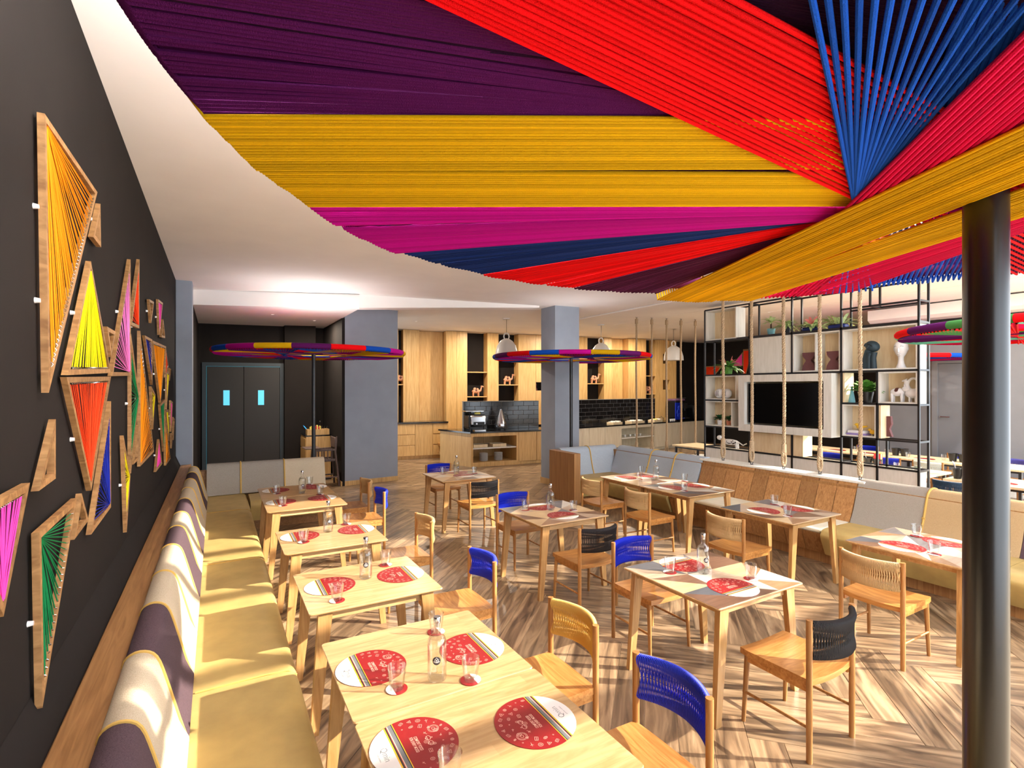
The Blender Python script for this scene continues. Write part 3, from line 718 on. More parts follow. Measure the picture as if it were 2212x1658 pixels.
MB().box(.0, 1.58, 8.62, 9.55, 0, .14).part('plinth', M['ledge'], BB, False)
MB().box(-.50, 1.60, 9.42, 9.58, 0, .80).part('back_box', M['ledge'], BB, False)
seatb = [(9.2, .14), (9.2, .40), (9.1, .435), (8.75, .437), (8.58, .428), (8.535, .39), (8.53, .33), (8.56, .14)]
cushion_run(BB, seatb, .44, 1.60, M['leather'], 'seat_cushion', 'x')
backb = [(9.50, .45), (9.52, .86), (9.48, .905), (9.42, .91), (9.36, .88), (9.30, .70), (9.22, .44)]
for a, b, m_ in ((-.13, .34, 'fab_grey'), (.34, .98, 'fab_grey'), (.98, 1.62, 'fab_light')):
    s_ = cushion_run(BB, backb, a + .002, b - .002, M[m_], 'back_panel', 'x')
    if b < 1.5:
        MB().tube([(b, y - .004, z + .003) for y, z in smooth_prof(backb, 3)], .012, 6).part('strap', M['piping'], s_)
        MB().lathe([(0, -.006), (.018, -.004), (.018, .004), (0, .008)], 12, M=Matrix.Translation((b, 9.28, .62)) @ Matrix.Rotation(PI / 2, 4, 'X')).part('button', M['piping'], s_)

RB = thing('banquette', 'long right banquette with grey cushions and an oak plank section', 'bench', (6.7, 4.5, 0))
MB().box(6.36, 7.15, .0, 8.2, 0, .12).part('plinth', M['bench_plank'], RB, False)
MB().box(7.02, 7.28, .0, 8.35, 0, .86).part('back_box', M['bench_plank'], RB, False)
MB().bbox(7.04, 7.32, 3.45, 6.0, .895, .925, .005).part('top_rail', M['ply_white'], RB, False)
MB().box(7.06, 7.29, 3.48, 5.95, .80, .895).part('rail_core', M['bench_plank'], RB, False)
seatr = [(6.90, .12), (6.95, .40), (6.88, .43), (6.45, .435), (6.26, .427), (6.21, .39), (6.20, .33), (6.30, .12)]
for a, b in ((-.3, 1.9), (1.9, 3.52), (5.93, 7.5)):
    cushion_run(RB, seatr, a + .002, b - .002, M['leather'], 'seat_cushion')
MB().bbox(6.24, 6.92, 3.53, 5.92, .37, .43, .02).part('seat_pad', M['leather_pale'], RB)
NPL = 10
for i in range(NPL):
    y0 = 3.53 + i * (5.92 - 3.53) / NPL; y1 = y0 + (5.92 - 3.53) / NPL - .008
    MB().prism([(6.86, y0, .43), (6.90, y0, .43), (7.09, y0, .90), (7.05, y0, .90)], (0, y1 - y0, 0)).part('plank', M['bench_plank'], RB, False)
    MB().prism([(6.24, y0, .37), (6.27, y0, .37), (6.36, y0, .12), (6.33, y0, .12)], (0, y1 - y0, 0)).part('plank', M['bench_plank'], RB, False)
backr = [(7.25, .45), (7.27, .88), (7.24, .93), (7.16, .945), (7.08, .925), (7.02, .85), (6.93, .60), (6.84, .43)]
for a, b, m_, st_ in ((-.3, 1.95, 'fab_dark', 0), (1.95, 2.78, 'fab_tan', 0), (2.78, 3.52, 'fab_grey', 1), (5.94, 6.52, 'fab_blue', 0), (6.52, 7.1, 'fab_blue', 1), (7.1, 8.05, 'fab_blue', 1)):
    s_ = cushion_run(RB, backr, a + .002, b - .002, M[m_], 'back_panel')
    if st_:
        MB().tube([(x - .004, a, z + .003) for x, z in smooth_prof(backr, 3)], .012, 6).part('strap', M['piping'], s_)
        MB().lathe([(0, -.006), (.018, -.004), (.018, .004), (0, .008)], 12, M=Matrix.Translation((6.93, a, .63)) @ Matrix.Rotation(-PI / 2, 4, 'Y')).part('button', M['piping'], s_)
# return of the L
MB().box(5.75, 7.0, 7.66, 8.3, 0, .12).part('plinth', M['bench_plank'], RB, False)
MB().bbox(5.60, 5.74, 7.55, 8.36, 0, .915, .005).part('end_panel', M['bench_plank'], RB, False)
MB().box(5.74, 7.28, 8.18, 8.36, 0, .86).part('back_box', M['bench_plank'], RB, False)
seatl = [(8.1, .12), (8.1, .40), (8.0, .43), (7.75, .435), (7.58, .427), (7.53, .39), (7.52, .33), (7.58, .12)]
cushion_run(RB, seatl, 5.75, 6.92, M['leather'], 'seat_cushion', 'x')
backl = [(8.33, .45), (8.35, .88), (8.32, .93), (8.26, .945), (8.19, .925), (8.14, .85), (8.08, .60), (8.02, .43)]
for a, b in ((5.745, 6.42), (6.42, 7.12)):
    s_ = cushion_run(RB, backl, a + .002, b - .002, M['fab_blue'], 'back_panel', 'x')
    if b < 7: MB().tube([(b, y - .004, z + .003) for y, z in smooth_prof(backl, 3)], .012, 6).part('strap', M['piping'], s_)

# ================================================================== CHAIRS
def chair_meshes():
    D = {}
    lm = MB().cyl((0, 0, 0), (0, 0, .8), .0165, .0175, 14)
    D['post'] = lm.mesh('leg', M['oak_leg'])
    D['legl'] = MB().cyl((-.010, .022, 0), (0, 0, .425), .0125, .018, 14).mesh('leg', M['oak_leg'])
    D['legr'] = MB().cyl((.010, .022, 0), (0, 0, .425), .0125, .018, 14).mesh('leg', M['oak_leg'])
    s = MB(); nx, ny = 12, 8
    def top(i, j, up):
        x = -1 + 2 * i / nx; t = j / ny; y = -.205 + .435 * t
        hw = .222 if t < .9 else .222 - .012 * ((t - .9) / .1) ** 2
        hw = hw + .012 * t
        dip = .020 * (1 - x * x) * (.4 + .6 * math.sin(PI * min(1, t * 1.0 + .05)))
        yb = y + (.018 * (1 - x * x) * (1 - t) * -1)
        z = .462 - dip if up else .425 - dip * .75
        return (x * hw, yb, z)
    for up in (1, 0):
        s.add([top(i, j, up) for j in range(ny + 1) for i in range(nx + 1)], [(j * (nx + 1) + i, j * (nx + 1) + i + 1, (j + 1) * (nx + 1) + i + 1, (j + 1) * (nx + 1) + i) for j in range(ny) for i in range(nx)])
    N = (nx + 1) * (ny + 1)
    ring = [i for i in range(nx + 1)] + [(nx + 1) * j + nx for j in range(1, ny + 1)] + [(nx + 1) * ny + i for i in range(nx - 1, -1, -1)] + [(nx + 1) * j for j in range(ny - 1, 0, -1)]
    s.f += [(ring[k], ring[(k + 1) % len(ring)], ring[(k + 1) % len(ring)] + N, ring[k] + N) for k in range(len(ring))]
    D['seat'] = s.mesh('seat', M['oak'])
    D['apron'] = MB().bbox(-.012, .012, -.20, .20, .385, .43, .003).mesh('side_rail', M['oak'])
    D['stretch'] = MB().cyl((0, -.21, .19), (.0, .212, .19), .009, n=10).mesh('stretcher', M['oak_leg'])
    def by(x): return -.21 - .085 * (1 - (x / .22) ** 2)
    c = MB(); n = 58
    for i in range(n):
        x = -.205 + .41 * i / (n - 1); y = by(x) + .004
        path = [(.015, .595), (.006, .64), (.002, .685), (.008, .73), (.018, .772), (.012, .789), (0, .794), (-.013, .788), (-.018, .772), (-.008, .73), (-.003, .685), (-.008, .64), (-.015, .595), (-.008, .58), (.008, .58)]
        sk = .006 * (1 if i % 2 else -1)
        pts = [(x + (sk if abs(z - .685) < .03 else 0), y + dy, z) for dy, z in path]
        rr = [.0040 if z > .75 or z < .62 else .0029 for dy, z in path]
        c.tube(pts, rr, 4, closed=True)
    for i in range(3):  # the cross lacing
        z = .655 + i * .03
        c.tube([(x, by(x) + .006, z + .004 * math.sin(k * 1.3)) for k, x in enumerate([-.2 + .4 * q / 12 for q in range(13)])], .002, 4)
    c.tube([(x, by(x) + .004, .775) for x in [-.22 + .44 * q / 14 for q in range(15)]], .013, 6)
    c.tube([(x, by(x) + .004, .592) for x in [-.22 + .44 * q / 14 for q in range(15)]], .011, 6)
    D['weave'] = c.mesh('woven_back', M['oak'], True, None, False)
    return D
CH = chair_meshes()
def chair(x, y, rot, colr, label, group='cord backed oak chairs'):
    """x,y is the point between the back posts; rot turns the seat forward direction (+Y)"""
    t = thing('dining_chair', label, 'chair', (x, y, 0), rot, group)
    oy = .21
    inst('seat', CH['seat'], t, None, (0, oy, 0))
    for sx in (-1, 1): inst('leg', CH['post'], t, None, (sx * .22, 0, 0))
    inst('leg', CH['legl'], t, None, (-.205, oy + .19, 0)); inst('leg', CH['legr'], t, None, (.205, oy + .19, 0))
    for sx in (-1, 1):
        inst('side_rail', CH['apron'], t, None, (sx * .207, oy, 0)); inst('stretcher', CH['stretch'], t, None, (sx * .216, oy, 0))
    inst('woven_back', CH['weave'], t, WEAVE[colr], (0, oy, 0))
    return t
WSIDE = PI / 2      # faces -X
chair(1.80, 1.70, WSIDE, 'blue', 'blue cord chair at the nearest wall-side table')
chair(1.81, 2.465, WSIDE, 'yellow', 'mustard yellow cord chair, the only one of its colour')
chair(1.81, 3.655, WSIDE, 'blue', 'blue cord chair at the third wall-side table')
chair(1.82, 4.99, WSIDE, 'tan', 'tan cord chair at the fourth wall-side table')
chair(1.83, 6.66, WSIDE, 'blue', 'blue cord chair at the far double wall-side table')
chair(1.835, 7.44, WSIDE, 'tan', 'tan cord chair at the far double wall-side table')
chair(4.69, 5.91, -PI / 2, 'tan', 'tan cord chair at the far end of the long bench table')
chair(4.68, 4.97, -PI / 2, 'tan', 'tan cord chair at the near end of the long bench table')
chair(4.54, 3.545, -PI / 2, 'tan', 'tan cord chair facing the oak plank banquette section')
chair(4.44, 2.13, -PI / 2, 'tan', 'tan cord chair at the bench table beside the black post')
chair(3.32, 8.37, PI, 'blue', 'blue cord chair behind the farthest middle table')
chair(3.28, 6.54, 0, 'black', 'black cord chair in front of the farthest middle table')
chair(3.20, 5.59, PI, 'blue', 'blue cord chair behind the central middle table')
chair(3.14, 3.855, 0, 'black', 'black cord chair in front of the central middle table')
chair(3.13, 3.375, PI, 'blue', 'blue cord chair behind the nearest middle table')
chair(3.11, 1.70, 0, 'black', 'black cord chair in front of the nearest middle table')

# ================================================================== TABLES
ZT = .75
def leg_mesh(sx, sy, w, d):
    """splayed plank leg, wide in x"""
    x1, y1 = sx * (w / 2 - .10), sy * (d / 2 - .055); x0, y0 = sx * (w / 2 - .035), sy * (d / 2 - .045)
    a = [(x0 - .024, y0 - .017, 0), (x0 + .024, y0 - .017, 0), (x0 + .024, y0 + .017, 0), (x0 - .024, y0 + .017, 0)]
    b = [(x1 - .042, y1 - .02, ZT - .028), (x1 + .042, y1 - .02, ZT - .028), (x1 + .042, y1 + .02, ZT - .028), (x1 - .042, y1 + .02, ZT - .028)]
    return MB().add(a + b, [(3, 2, 1, 0), (4, 5, 6, 7), (0, 1, 5, 4), (1, 2, 6, 5), (2, 3, 7, 6), (3, 0, 4, 7)])
TM = {}
def table_meshes(w, d):
    key = (round(w, 3), round(d, 3))
    if key in TM: return TM[key]
    t = MB(); hw, hd = w / 2, d / 2; pr = [(-.036, -.026), (-.004, -.012), (0, -.004), (-.002, 0)]
    vs = []
    def rr(off):
        r = .018; out = []
        for cx_, cy_, a0 in ((1, 1, 0), (-1, 1, PI / 2), (-1, -1, PI), (1, -1, 3 * PI / 2)):
            for q in range(4):
                a = a0 + q * PI / 6; out.append((cx_ * (hw + off - r) + r * math.cos(a), cy_ * (hd + off - r) + r * math.sin(a)))
        return out
    m = 16
    for off, z in pr: vs += [(x, y, ZT + z) for x, y in rr(off)]
    fs = [(i * m + k, i * m + (k + 1) % m, (i + 1) * m + (k + 1) % m, (i + 1) * m + k) for i in range(3) for k in range(m)] + [tuple(range(m))[::-1], tuple(3 * m + k for k in range(m))]
    t.add(vs, fs)
    D = {'top': t.mesh('tabletop', M['pine'], False)}
    D['legs'] = [leg_mesh(sx, sy, w, d).mesh('leg', M['pine_leg'], False) for sx in (-1, 1) for sy in (-1, 1)]
    D['rail'] = MB().bbox(-hw + .08, hw - .08, -.012, .012, ZT - .075, ZT - .024, .002).mesh('apron', M['pine'], False)
    D['rail2'] = MB().bbox(-.012, .012, -hd + .05, hd - .05, ZT - .075, ZT - .024, .002).mesh('apron', M['pine'], False)
    TM[key] = D; return D
INL = [wood('inlay_%d' % i, tuple(.86 * q for q in a), tuple(.86 * q for q in b), (3, 26, 26), .3, .05) for i, (a, b) in enumerate((((214, 180, 132), (232, 202, 158)), ((166, 124, 88), (188, 146, 108)), ((120, 112, 110), (140, 132, 130)), ((222, 208, 190), (238, 228, 214)), ((112, 80, 62), (140, 104, 82)), ((84, 86, 92), (104, 106, 112)), ((196, 168, 140), (214, 188, 162))))]
def inlay_tris(w, d, seed):
    rnd = random.Random(seed); g = 3; pts = {}
    for i in range(g + 1):
        for j in range(g + 1):
            x = -w / 2 + .006 + (w - .012) * i / g; y = -d / 2 + .006 + (d - .012) * j / g
            if 0 < i < g: x += rnd.uniform(-.09, .09)
            if 0 < j < g: y += rnd.uniform(-.09, .09)
            pts[i, j] = (x, y)
    tr = []
    for i in range(g):
        for j in range(g):
            a, b, c_, e = pts[i, j], pts[i + 1, j], pts[i + 1, j + 1], pts[i, j + 1]
            if rnd.random() < .5: tr += [(a, b, c_), (a, c_, e)]
            else: tr += [(a, b, e), (b, c_, e)]
    return tr
INM = {}
def table(x0, x1, y0, y1, label, inlay=None, group='oak bistro tables'):
    w_, d_ = x1 - x0, y1 - y0; D = table_meshes(w_, d_)
    t = thing('bistro_table', label, 'table', ((x0 + x1) / 2, (y0 + y1) / 2, 0), 0, group)
    top = inst('tabletop', D['top'], t)
    for l in D['legs']: inst('leg', l, t)
    for sy in (-1, 1): inst('apron', D['rail'], t, None, (0, sy * (d_ / 2 - .07), 0))
    for sx in (-1, 1): inst('apron', D['rail2'], t, None, (sx * (w_ / 2 - .11), 0, 0))
    if inlay is not None:
        key = (round(w_, 3), round(d_, 3), inlay % 2)
        if key not in INM:
            INM[key] = [MB().prism([(p[0], p[1], ZT) for p in tri], (0, 0, .0012)).mesh('inlay', INL[0], False) for tri in inlay_tris(w_, d_, 11 + inlay % 2)]
        rnd = random.Random(inlay); last = None
        for me in INM[key]:
            k = rnd.choice([q for q in (0, 0, 1, 2, 3, 3, 4, 5, 6, 6) if q != last]); last = k
            inst('inlay', me, top, INL[k], rotz=PI * (inlay // 2 % 2))
    return t
WX0, WX1 = .48, 1.335
TB = {}
def deft(k, x0, x1, y0, y1, name, inlay=None):
    TB[k] = (x0, x1, y0, y1, name)
    return table(x0, x1, y0, y1, ('pale rubberwood bistro table, ' if inlay is None else 'patchwork topped bistro table, ') + name, inlay)
deft('T1', WX0, WX1, 1.372, 2.122, 'nearest along the wall')
deft('T0', WX0, WX1, 2.127, 2.877, 'second along the wall, joined to the nearest')
deft('T2', WX0, WX1, 3.275, 4.045, 'third along the wall')
deft('T3', WX0, WX1, 4.565, 5.335, 'fourth along the wall')
deft('T4', WX0, WX1, 6.21, 6.98, 'fifth along the wall')
deft('T5', WX0, WX1, 6.985, 7.755, 'last along the wall, in the corner')
deft('M3', 2.66, 3.54, 2.12, 2.98, 'nearest in the middle row', 0)
deft('M2', 2.75, 3.63, 4.27, 5.13, 'centre of the middle row', 1)
deft('M1', 2.83, 3.71, 6.98, 7.84, 'farthest in the middle row', 2)
deft('R3', 4.85, 5.73, 1.68, 2.54, 'by the black post', 3)
deft('R2', 4.96, 5.84, 3.08, 3.94, 'before the oak planks', 1)
deft('Ra', 5.08, 5.96, 5.355, 6.215, 'far half of the long pair', 2)
deft('Rb', 5.08, 5.96, 4.49, 5.35, 'near half of the long pair', 0)

# ================================================================== TABLEWARE
def text_mesh(body, size, name, mat, align='CENTER', sx=1.0, bold=0.0):
    cu = bpy.data.curves.new(name, 'FONT'); cu.body = body; cu.size = size; cu.align_x = align; cu.align_y = 'CENTER'; cu.offset = bold; cu.space_line = .95
    ob = bpy.data.objects.new(name + '_tmp', cu); col.objects.link(ob); bpy.context.view_layer.update()
    dg = bpy.context.evaluated_depsgraph_get(); me = bpy.data.meshes.new_from_object(ob.evaluated_get(dg))
    bpy.data.objects.remove(ob); me.name = name
    for v in me.vertices: v.co.x *= sx
    me.materials.clear(); me.materials.append(mat); return me
RM = .166
def circ_seg(R, y0, y1, n=48, z=0, h=.0006):
    """slab of a circle between two heights"""
    p = []
    for k in range(n): 
        a = 2 * PI * k / n; p.append((R * math.cos(a), R * math.sin(a)))
    def clip(poly, yy, keep_above):
        out = []
        for i in range(len(poly)):
            a, b = poly[i], poly[(i + 1) % len(poly)]; ia = (a[1] >= yy) == keep_above or a[1] == yy; ib = (b[1] >= yy) == keep_above or b[1] == yy
            if ia: out.append(a)
            if ia != ib: t = (yy - a[1]) / (b[1] - a[1]); out.append((a[0] + (b[0] - a[0]) * t, yy))
        return out
    p = clip(p, y0, True) if y0 > -R else p
    p = clip(p, y1, False) if y1 < R else p
    return MB().prism([(x, y, z) for x, y in p], (0, 0, h))
PMM = {}
PMM['base'] = MB().lathe([(0, 0), (RM, 0), (RM, .0012), (0, .0012)], 64).mesh('mat_disc', M['red_print'], False)
ys = -.080
PMM['white'] = circ_seg(RM, -RM, ys, z=.0012).mesh('white_segment', M['whitemat'], False)
str_ = [(ys, ys + .006, 'yellow_print'), (ys + .006, ys + .011, 'dark_print'), (ys + .011, ys + .014, 'red_print'), (ys + .014, ys + .018, 'pale_print'), (ys + .018, ys + .032, 'grey_print'), (ys + .032, ys + .036, 'dark_print'), (ys + .036, ys + .039, 'yellow_print')]
PMM['stripes'] = [(circ_seg(RM, a, b, z=.0012).mesh('stripe', M[c_], False)) for a, b, c_ in str_]
PMM['text'] = text_mesh('COMFORT FOOD\nFOR EVERY MOOD', .0175, 'printed_lettering', M['pale_print'], sx=.62, bold=.0002)
PMM['logo'] = text_mesh('Qmin', .036, 'logo_lettering', M['logo_print'], sx=.95, bold=-.0006)
PMM['logo2'] = text_mesh('gourmet comfort', .0085, 'logo_small_lettering', M['grey_print'])
ic = MB()
def iring(x, y, rx, ry, wdt=.0011, n=18, rot=0):
    vs = []
    for k in range(n):
        a = 2 * PI * k / n
        for s in (0, 1):
            px, py = (rx - s * wdt) * math.cos(a), (ry - s * wdt) * math.sin(a); vs.append((x + px * math.cos(rot) - py * math.sin(rot), y + px * math.sin(rot) + py * math.cos(rot), .0014))
    ic.add(vs, [(2 * k, (2 * k + 2) % (2 * n), (2 * k + 3) % (2 * n), 2 * k + 1) for k in range(n)])
def ipoly(x, y, pts, rot=0, wdt=.0011):
    for i in range(len(pts)):
        a = Vector(pts[i]); b = Vector(pts[(i + 1) % len(pts)]); a.rotate(Matrix.Rotation(rot, 2)) if False else None
        R2 = Matrix.Rotation(rot, 2); a = R2 @ a; b = R2 @ b; d = (b - a).normalized(); n_ = Vector((-d.y, d.x)) * wdt / 2
        ic.add([(x + q.x, y + q.y, .0014) for q in (a - n_, b - n_, b + n_, a + n_)], [(0, 1, 2, 3)])
irnd = random.Random(3); spots = []
for rad, cnt in ((.142, 26), (.108, 19), (.072, 12), (.045, 6)):
    for k in range(cnt):
        a = 2 * PI * k / cnt + rad * 9; x, y = rad * math.cos(a), rad * math.sin(a)
        if y < ys + .055 or (abs(y) < .028 and abs(x) < .075): continue
        spots.append((x, y))
for i, (x, y) in enumerate(spots):
    k = i % 6; s = irnd.uniform(.006, .0105); rt = irnd.uniform(0, 6.28)
    if k == 0: iring(x, y, s, s); iring(x, y, s * .45, s * .45)
    elif k == 1: ipoly(x, y, [(-s, -s * .6), (s, -s * .6), (0, s * 1.1)], rt); iring(x, y, .0022, .0022)
    elif k == 2: ipoly(x, y, [(-s, -s * .6), (s * .9, -s * .7), (s, s * .5), (-s * .8, s * .7)], rt); ipoly(x, y, [(-s, 0), (s, 0)], rt)
    elif k == 3: iring(x, y, s * 1.1, s * .7, rot=rt); iring(x, y, s * .6, s * .3, rot=rt)
    elif k == 4: iring(x, y, .003, .003)
    else: ipoly(x, y, [(-s, 0), (s, 0)], rt); ipoly(x, y, [(0, 0), (s * .5, s * .6)], rt); ipoly(x, y, [(0, 0), (s * .5, -s * .6)], rt)
for bx, by_, br in ((-.055, .095, .022),):
    iring(bx, by_, br, br); iring(bx, by_, br * .78, br * .78); iring(bx, by_, br * .4, br * .3)
for bx in (-.012, .02): iring(bx, .058, .013, .010, .0016); ipoly(bx, .058, [(-.012, -.004), (.0, -.012), (.012, -.004)], 0, .0016)
PMM['icons'] = ic.mesh('printed_icons', M['pale_print'], False)
ZI = ZT + .0013
def placemat(x, y, rot, label, detail=True):
    t = thing('placemat', label, 'placemat', (x, y, ZI), rot, 'round red placemats')
    b = inst('mat_disc', PMM['base'], t)
    inst('white_segment', PMM['white'], b)
    for me in PMM['stripes']: inst('stripe', me, b)
    if detail:
        inst('printed_lettering', PMM['text'], b, None, (0, .006, .00145)); inst('logo_lettering', PMM['logo'], b, None, (0, -.112, .00195)); inst('logo_lettering', PMM['logo2'], b, None, (0, -.137, .00195))
        inst('printed_icons', PMM['icons'], b)['kind'] = 'stuff'
COM = {'base': MB().lathe([(0, 0), (.048, 0), (.048, .0022), (0, .0022)], 40).mesh('coaster_disc', M['red_print'], False), 'white': circ_seg(.048, -.048, -.016, 40, .0022, .0003).mesh('white_segment', M['whitemat'], False)}
def tumbler_mesh():
    n = 40; mb = MB()
    def ring(r, z, fl): return [((r * (1 - fl * (1 - abs(math.cos(5 * 2 * PI * k / n)))) ) * math.cos(2 * PI * k / n), (r * (1 - fl * (1 - abs(math.cos(5 * 2 * PI * k / n))))) * math.sin(2 * PI * k / n), z) for k in range(n)]
    rows = [ring(.030, 0, .06), ring(.0315, .006, .08), ring(.035, .035, .09), ring(.0375, .058, .06), ring(.0395, .066, 0), ring(.0425, .102, 0), ring(.0425, .1035, 0), ring(.0405, .102, 0), ring(.0372, .066, 0), ring(.0335, .05, 0), ring(.029, .018, 0), ring(.002, .014, 0)]
    vs = sum(rows, []); fs = [(i * n + k, i * n + (k + 1) % n, (i + 1) * n + (k + 1) % n, (i + 1) * n + k) for i in range(len(rows) - 1) for k in range(n)]
    mb.add(vs, fs + [tuple(range(n))[::-1]]); return mb.mesh('tumbler', M['glass'])
TUM = tumbler_mesh()
def tumbler(x, y, z, label, rot=0, coaster=True, clabel=None):
    if coaster:
        c_ = thing('coaster', clabel, 'coaster', (x, y, z), rot, 'round red coasters')
        b = inst('coaster_disc', COM['base'], c_); inst('white_segment', COM['white'], b); z += .0025
    o = bpy.data.objects.new('drinking_glass', TUM); col.objects.link(o); o.location = (x, y, z); o.rotation_euler = (0, 0, random.uniform(0, 1))
    tag(o, label, 'glass', 'faceted tumblers')
RBt = .044
BOT = {}
BOT['body'] = MB().lathe([(0, .004), (.036, 0), (.042, .003), (RBt, .014), (RBt, .165), (.0425, .180), (.036, .196), (.026, .205), (.0165, .212), (.015, .222), (.0148, .252), (.0165, .256), (.0165, .262), (.012, .262)], 36).mesh('bottle_body', M['glass'])
BOT['water'] = MB().lathe([(0, .014), (.036, .014), (.0405, .022), (.0405, .16), (.039, .176), (.030, .19), (0, .19)], 30).mesh('water', M['water_glass'])
BOT['stop'] = MB().lathe([(0, .245), (.0115, .245), (.0118, .262), (.017, .264), (.0175, .268), (.0175, .286), (.016, .289), (0, .289)], 24).mesh('stopper', M['chrome'])
def bend(me, r, z0):
    for v in me.vertices:
        x, y = v.co.x, v.co.y; a = x / r; v.co = Vector((r * math.sin(a), -r * math.cos(a), z0 + y))
    return me
def disc_me(R, name, mat, z0, r):
    bm = bmesh.new(); bmesh.ops.create_circle(bm, cap_ends=False, segments=28, radius=R)
    me = bpy.data.meshes.new(name); mb = MB(); rings = [0, .35, .7, 1]; vs = [(0, 0, 0)]; fs = []
    for q in rings[1:]: vs += [(R * q * math.cos(2 * PI * k / 28), R * q * math.sin(2 * PI * k / 28), 0) for k in range(28)]
    for k in range(28):
        fs.append((0, 1 + k, 1 + (k + 1) % 28))
        for j in range(2): b = 1 + 28 * j; fs.append((b + k, b + 28 + k, b + 28 + (k + 1) % 28, b + (k + 1) % 28))
    bm.free(); mb.add(vs, fs); return bend(mb.mesh(name, mat, False), r, z0)
BOT['emb'] = disc_me(.019, 'emblem', M['logo_print'], .105, RBt + .0006)
lot = MB()
def petal(x, y, L, wd, a, out=.0011):
    pts = [Vector((wd * math.sin(PI * t) * s, L * t)) for s in (1,) for t in [q / 8 for q in range(9)]] + [Vector((-wd * math.sin(PI * t), L * t)) for t in [q / 8 for q in range(7, 0, -1)]]
    R2 = Matrix.Rotation(a, 2); pts = [R2 @ p + Vector((x, y)) for p in pts]
    for i in range(len(pts)):
        p, q = pts[i], pts[(i + 1) % len(pts)]; d = (q - p).normalized(); n_ = Vector((-d.y, d.x)) * out / 2
        lot.add([(*(p - n_), 0), (*(q - n_), 0), (*(q + n_), 0), (*(p + n_), 0)], [(0, 1, 2, 3)])
petal(0, 0, .015, .0045, 0); petal(0, -.004, .0135, .004, .75); petal(0, -.004, .0135, .004, -.75); petal(0, -.008, .015, .002, 1.25); petal(0, -.008, .015, .002, -1.25)
BOT['lotus'] = bend(lot.mesh('lotus_lines', M['whitemat'], False), RBt + .0010, .105)
BOT['name'] = bend(text_mesh('paathya', .017, 'bottle_lettering', M['gold_print']), RBt + .0008, .052)
def bottle(x, y, z, label, rot):
    t = thing('water_bottle', label, 'bottle', (x, y, z), rot, 'glass water bottles')
    inst('bottle_body', BOT['body'], t); inst('water', BOT['water'], t); inst('stopper', BOT['stop'], t)
    e = inst('emblem', BOT['emb'], t); inst('lotus_lines', BOT['lotus'], e); inst('lettering', BOT['name'], t)
SHORT = {'T1': 'nearest wall-side table', 'T0': 'second wall-side table', 'T2': 'third wall-side table', 'T3': 'fourth wall-side table', 'T4': 'fifth wall-side table', 'T5': 'corner wall-side table', 'M3': 'nearest middle table', 'M2': 'central middle table', 'M1': 'farthest middle table', 'R3': 'patchwork table by the black post', 'R2': 'patchwork table before the oak planks', 'Ra': 'far half of long bench table', 'Rb': 'near half of long bench table'}
def side(k, x, y):
    x0, x1, y0, y1, _ = TB[k]
    if k[0] == 'M': return 'near side' if y < (y0 + y1) / 2 else 'far side'
    if k[0] == 'R': return 'chair side' if x < (x0 + x1) / 2 else 'banquette side'
    return 'wall side' if x < (x0 + x1) / 2 else 'aisle side'
def srot(k, x, y):
    return {'near side': 0, 'far side': PI, 'wall side': -PI / 2, 'aisle side': PI / 2, 'chair side': -PI / 2, 'banquette side': PI / 2}[side(k, x, y)]
SET = {
 'T1': ([(888, 1612), (1156, 1557)], [(972, 1692)], []),
 'T0': ([(802, 1441), (1020, 1400)], [(857, 1488), (942, 1365), (1056, 1514)], [(944, 1466)]),
 'T2': ([(713, 1265), (866, 1240)], [(728, 1297), (833, 1220)], [(790, 1248)]),
 'T3': ([(648, 1158), (770, 1143)], [(656, 1171), (748, 1132)], [(709, 1148)]),
 'T4': ([(607, 1084), (696, 1075)], [(611, 1092), (690, 1066)], []),
 'T5': ([(596, 1059), (681, 1051)], [(598, 1066), (666, 1043)], [(653, 1065)]),
 'M1': ([(981, 1017), (1002, 1026.5)], [(957, 1023), (1025, 1022)], [(986, 1023)]),
 'M2': ([(1160, 1092), (1216, 1113)], [(1135, 1101), (1239, 1102)], [(1189, 1101)]),
 'M3': ([(1469, 1217), (1583, 1268)], [(1447, 1236), (1622, 1250)], [(1519, 1237)]),
 'Ra': ([(1351, 1031.6), (1411, 1025.5)], [(1381, 1035), (1381, 1020)], [(1417, 1035)]),
 'Rb': ([(1449, 1053), (1515, 1047)], [(1478, 1060), (1483, 1038)], []),
 'R2': ([(1649, 1103), (1732, 1096)], [(1673, 1089), (1701, 1114)], []),
 'R3': ([(1948, 1180), (2045, 1170)], [(1980, 1158), (2018, 1197)], []),
}
for k, (mats, gls, bts) in SET.items():
    x0, x1, y0, y1, _ = TB[k]
    def cl(x, y, r): return (min(max(x, x0 + r), x1 - r), min(max(y, y0 + r), y1 - r))
    for (u, v) in mats:
        x, y = cl(*P(u, v, ZT), .172)
        placemat(x, y, srot(k, x, y), 'round red printed placemat on %s, %s' % (SHORT[k], side(k, x, y)))
    zg = ZI
    for q, (u, v) in enumerate(gls):
        x, y = cl(*P(u, v, ZT), .05); xa = side(k, x, y)
        if k == 'T0' and q == 2: xa = 'aisle side, near seam'
        onmat = any((Vector(cl(*P(mu, mv, ZT), .172)) - Vector((x, y))).length < RM + .05 for mu, mv in mats)
        if k == 'M1': xa = ('left end', 'right end')[q]
        tumbler(x, y, zg + (.0025 if onmat else 0), 'clear faceted tumbler on %s, %s' % (SHORT[k], xa), srot(k, x, y), True, 'red coaster under the tumbler on %s, %s' % (SHORT[k], xa))
    for (u, v) in bts:
        x, y = cl(*P(u, v, ZT), .05)
        bottle(x, y, zg + .0005, 'clear water bottle with dark lotus emblem on %s' % SHORT[k], -.42 if k == 'T0' else random.uniform(-.6, .3))

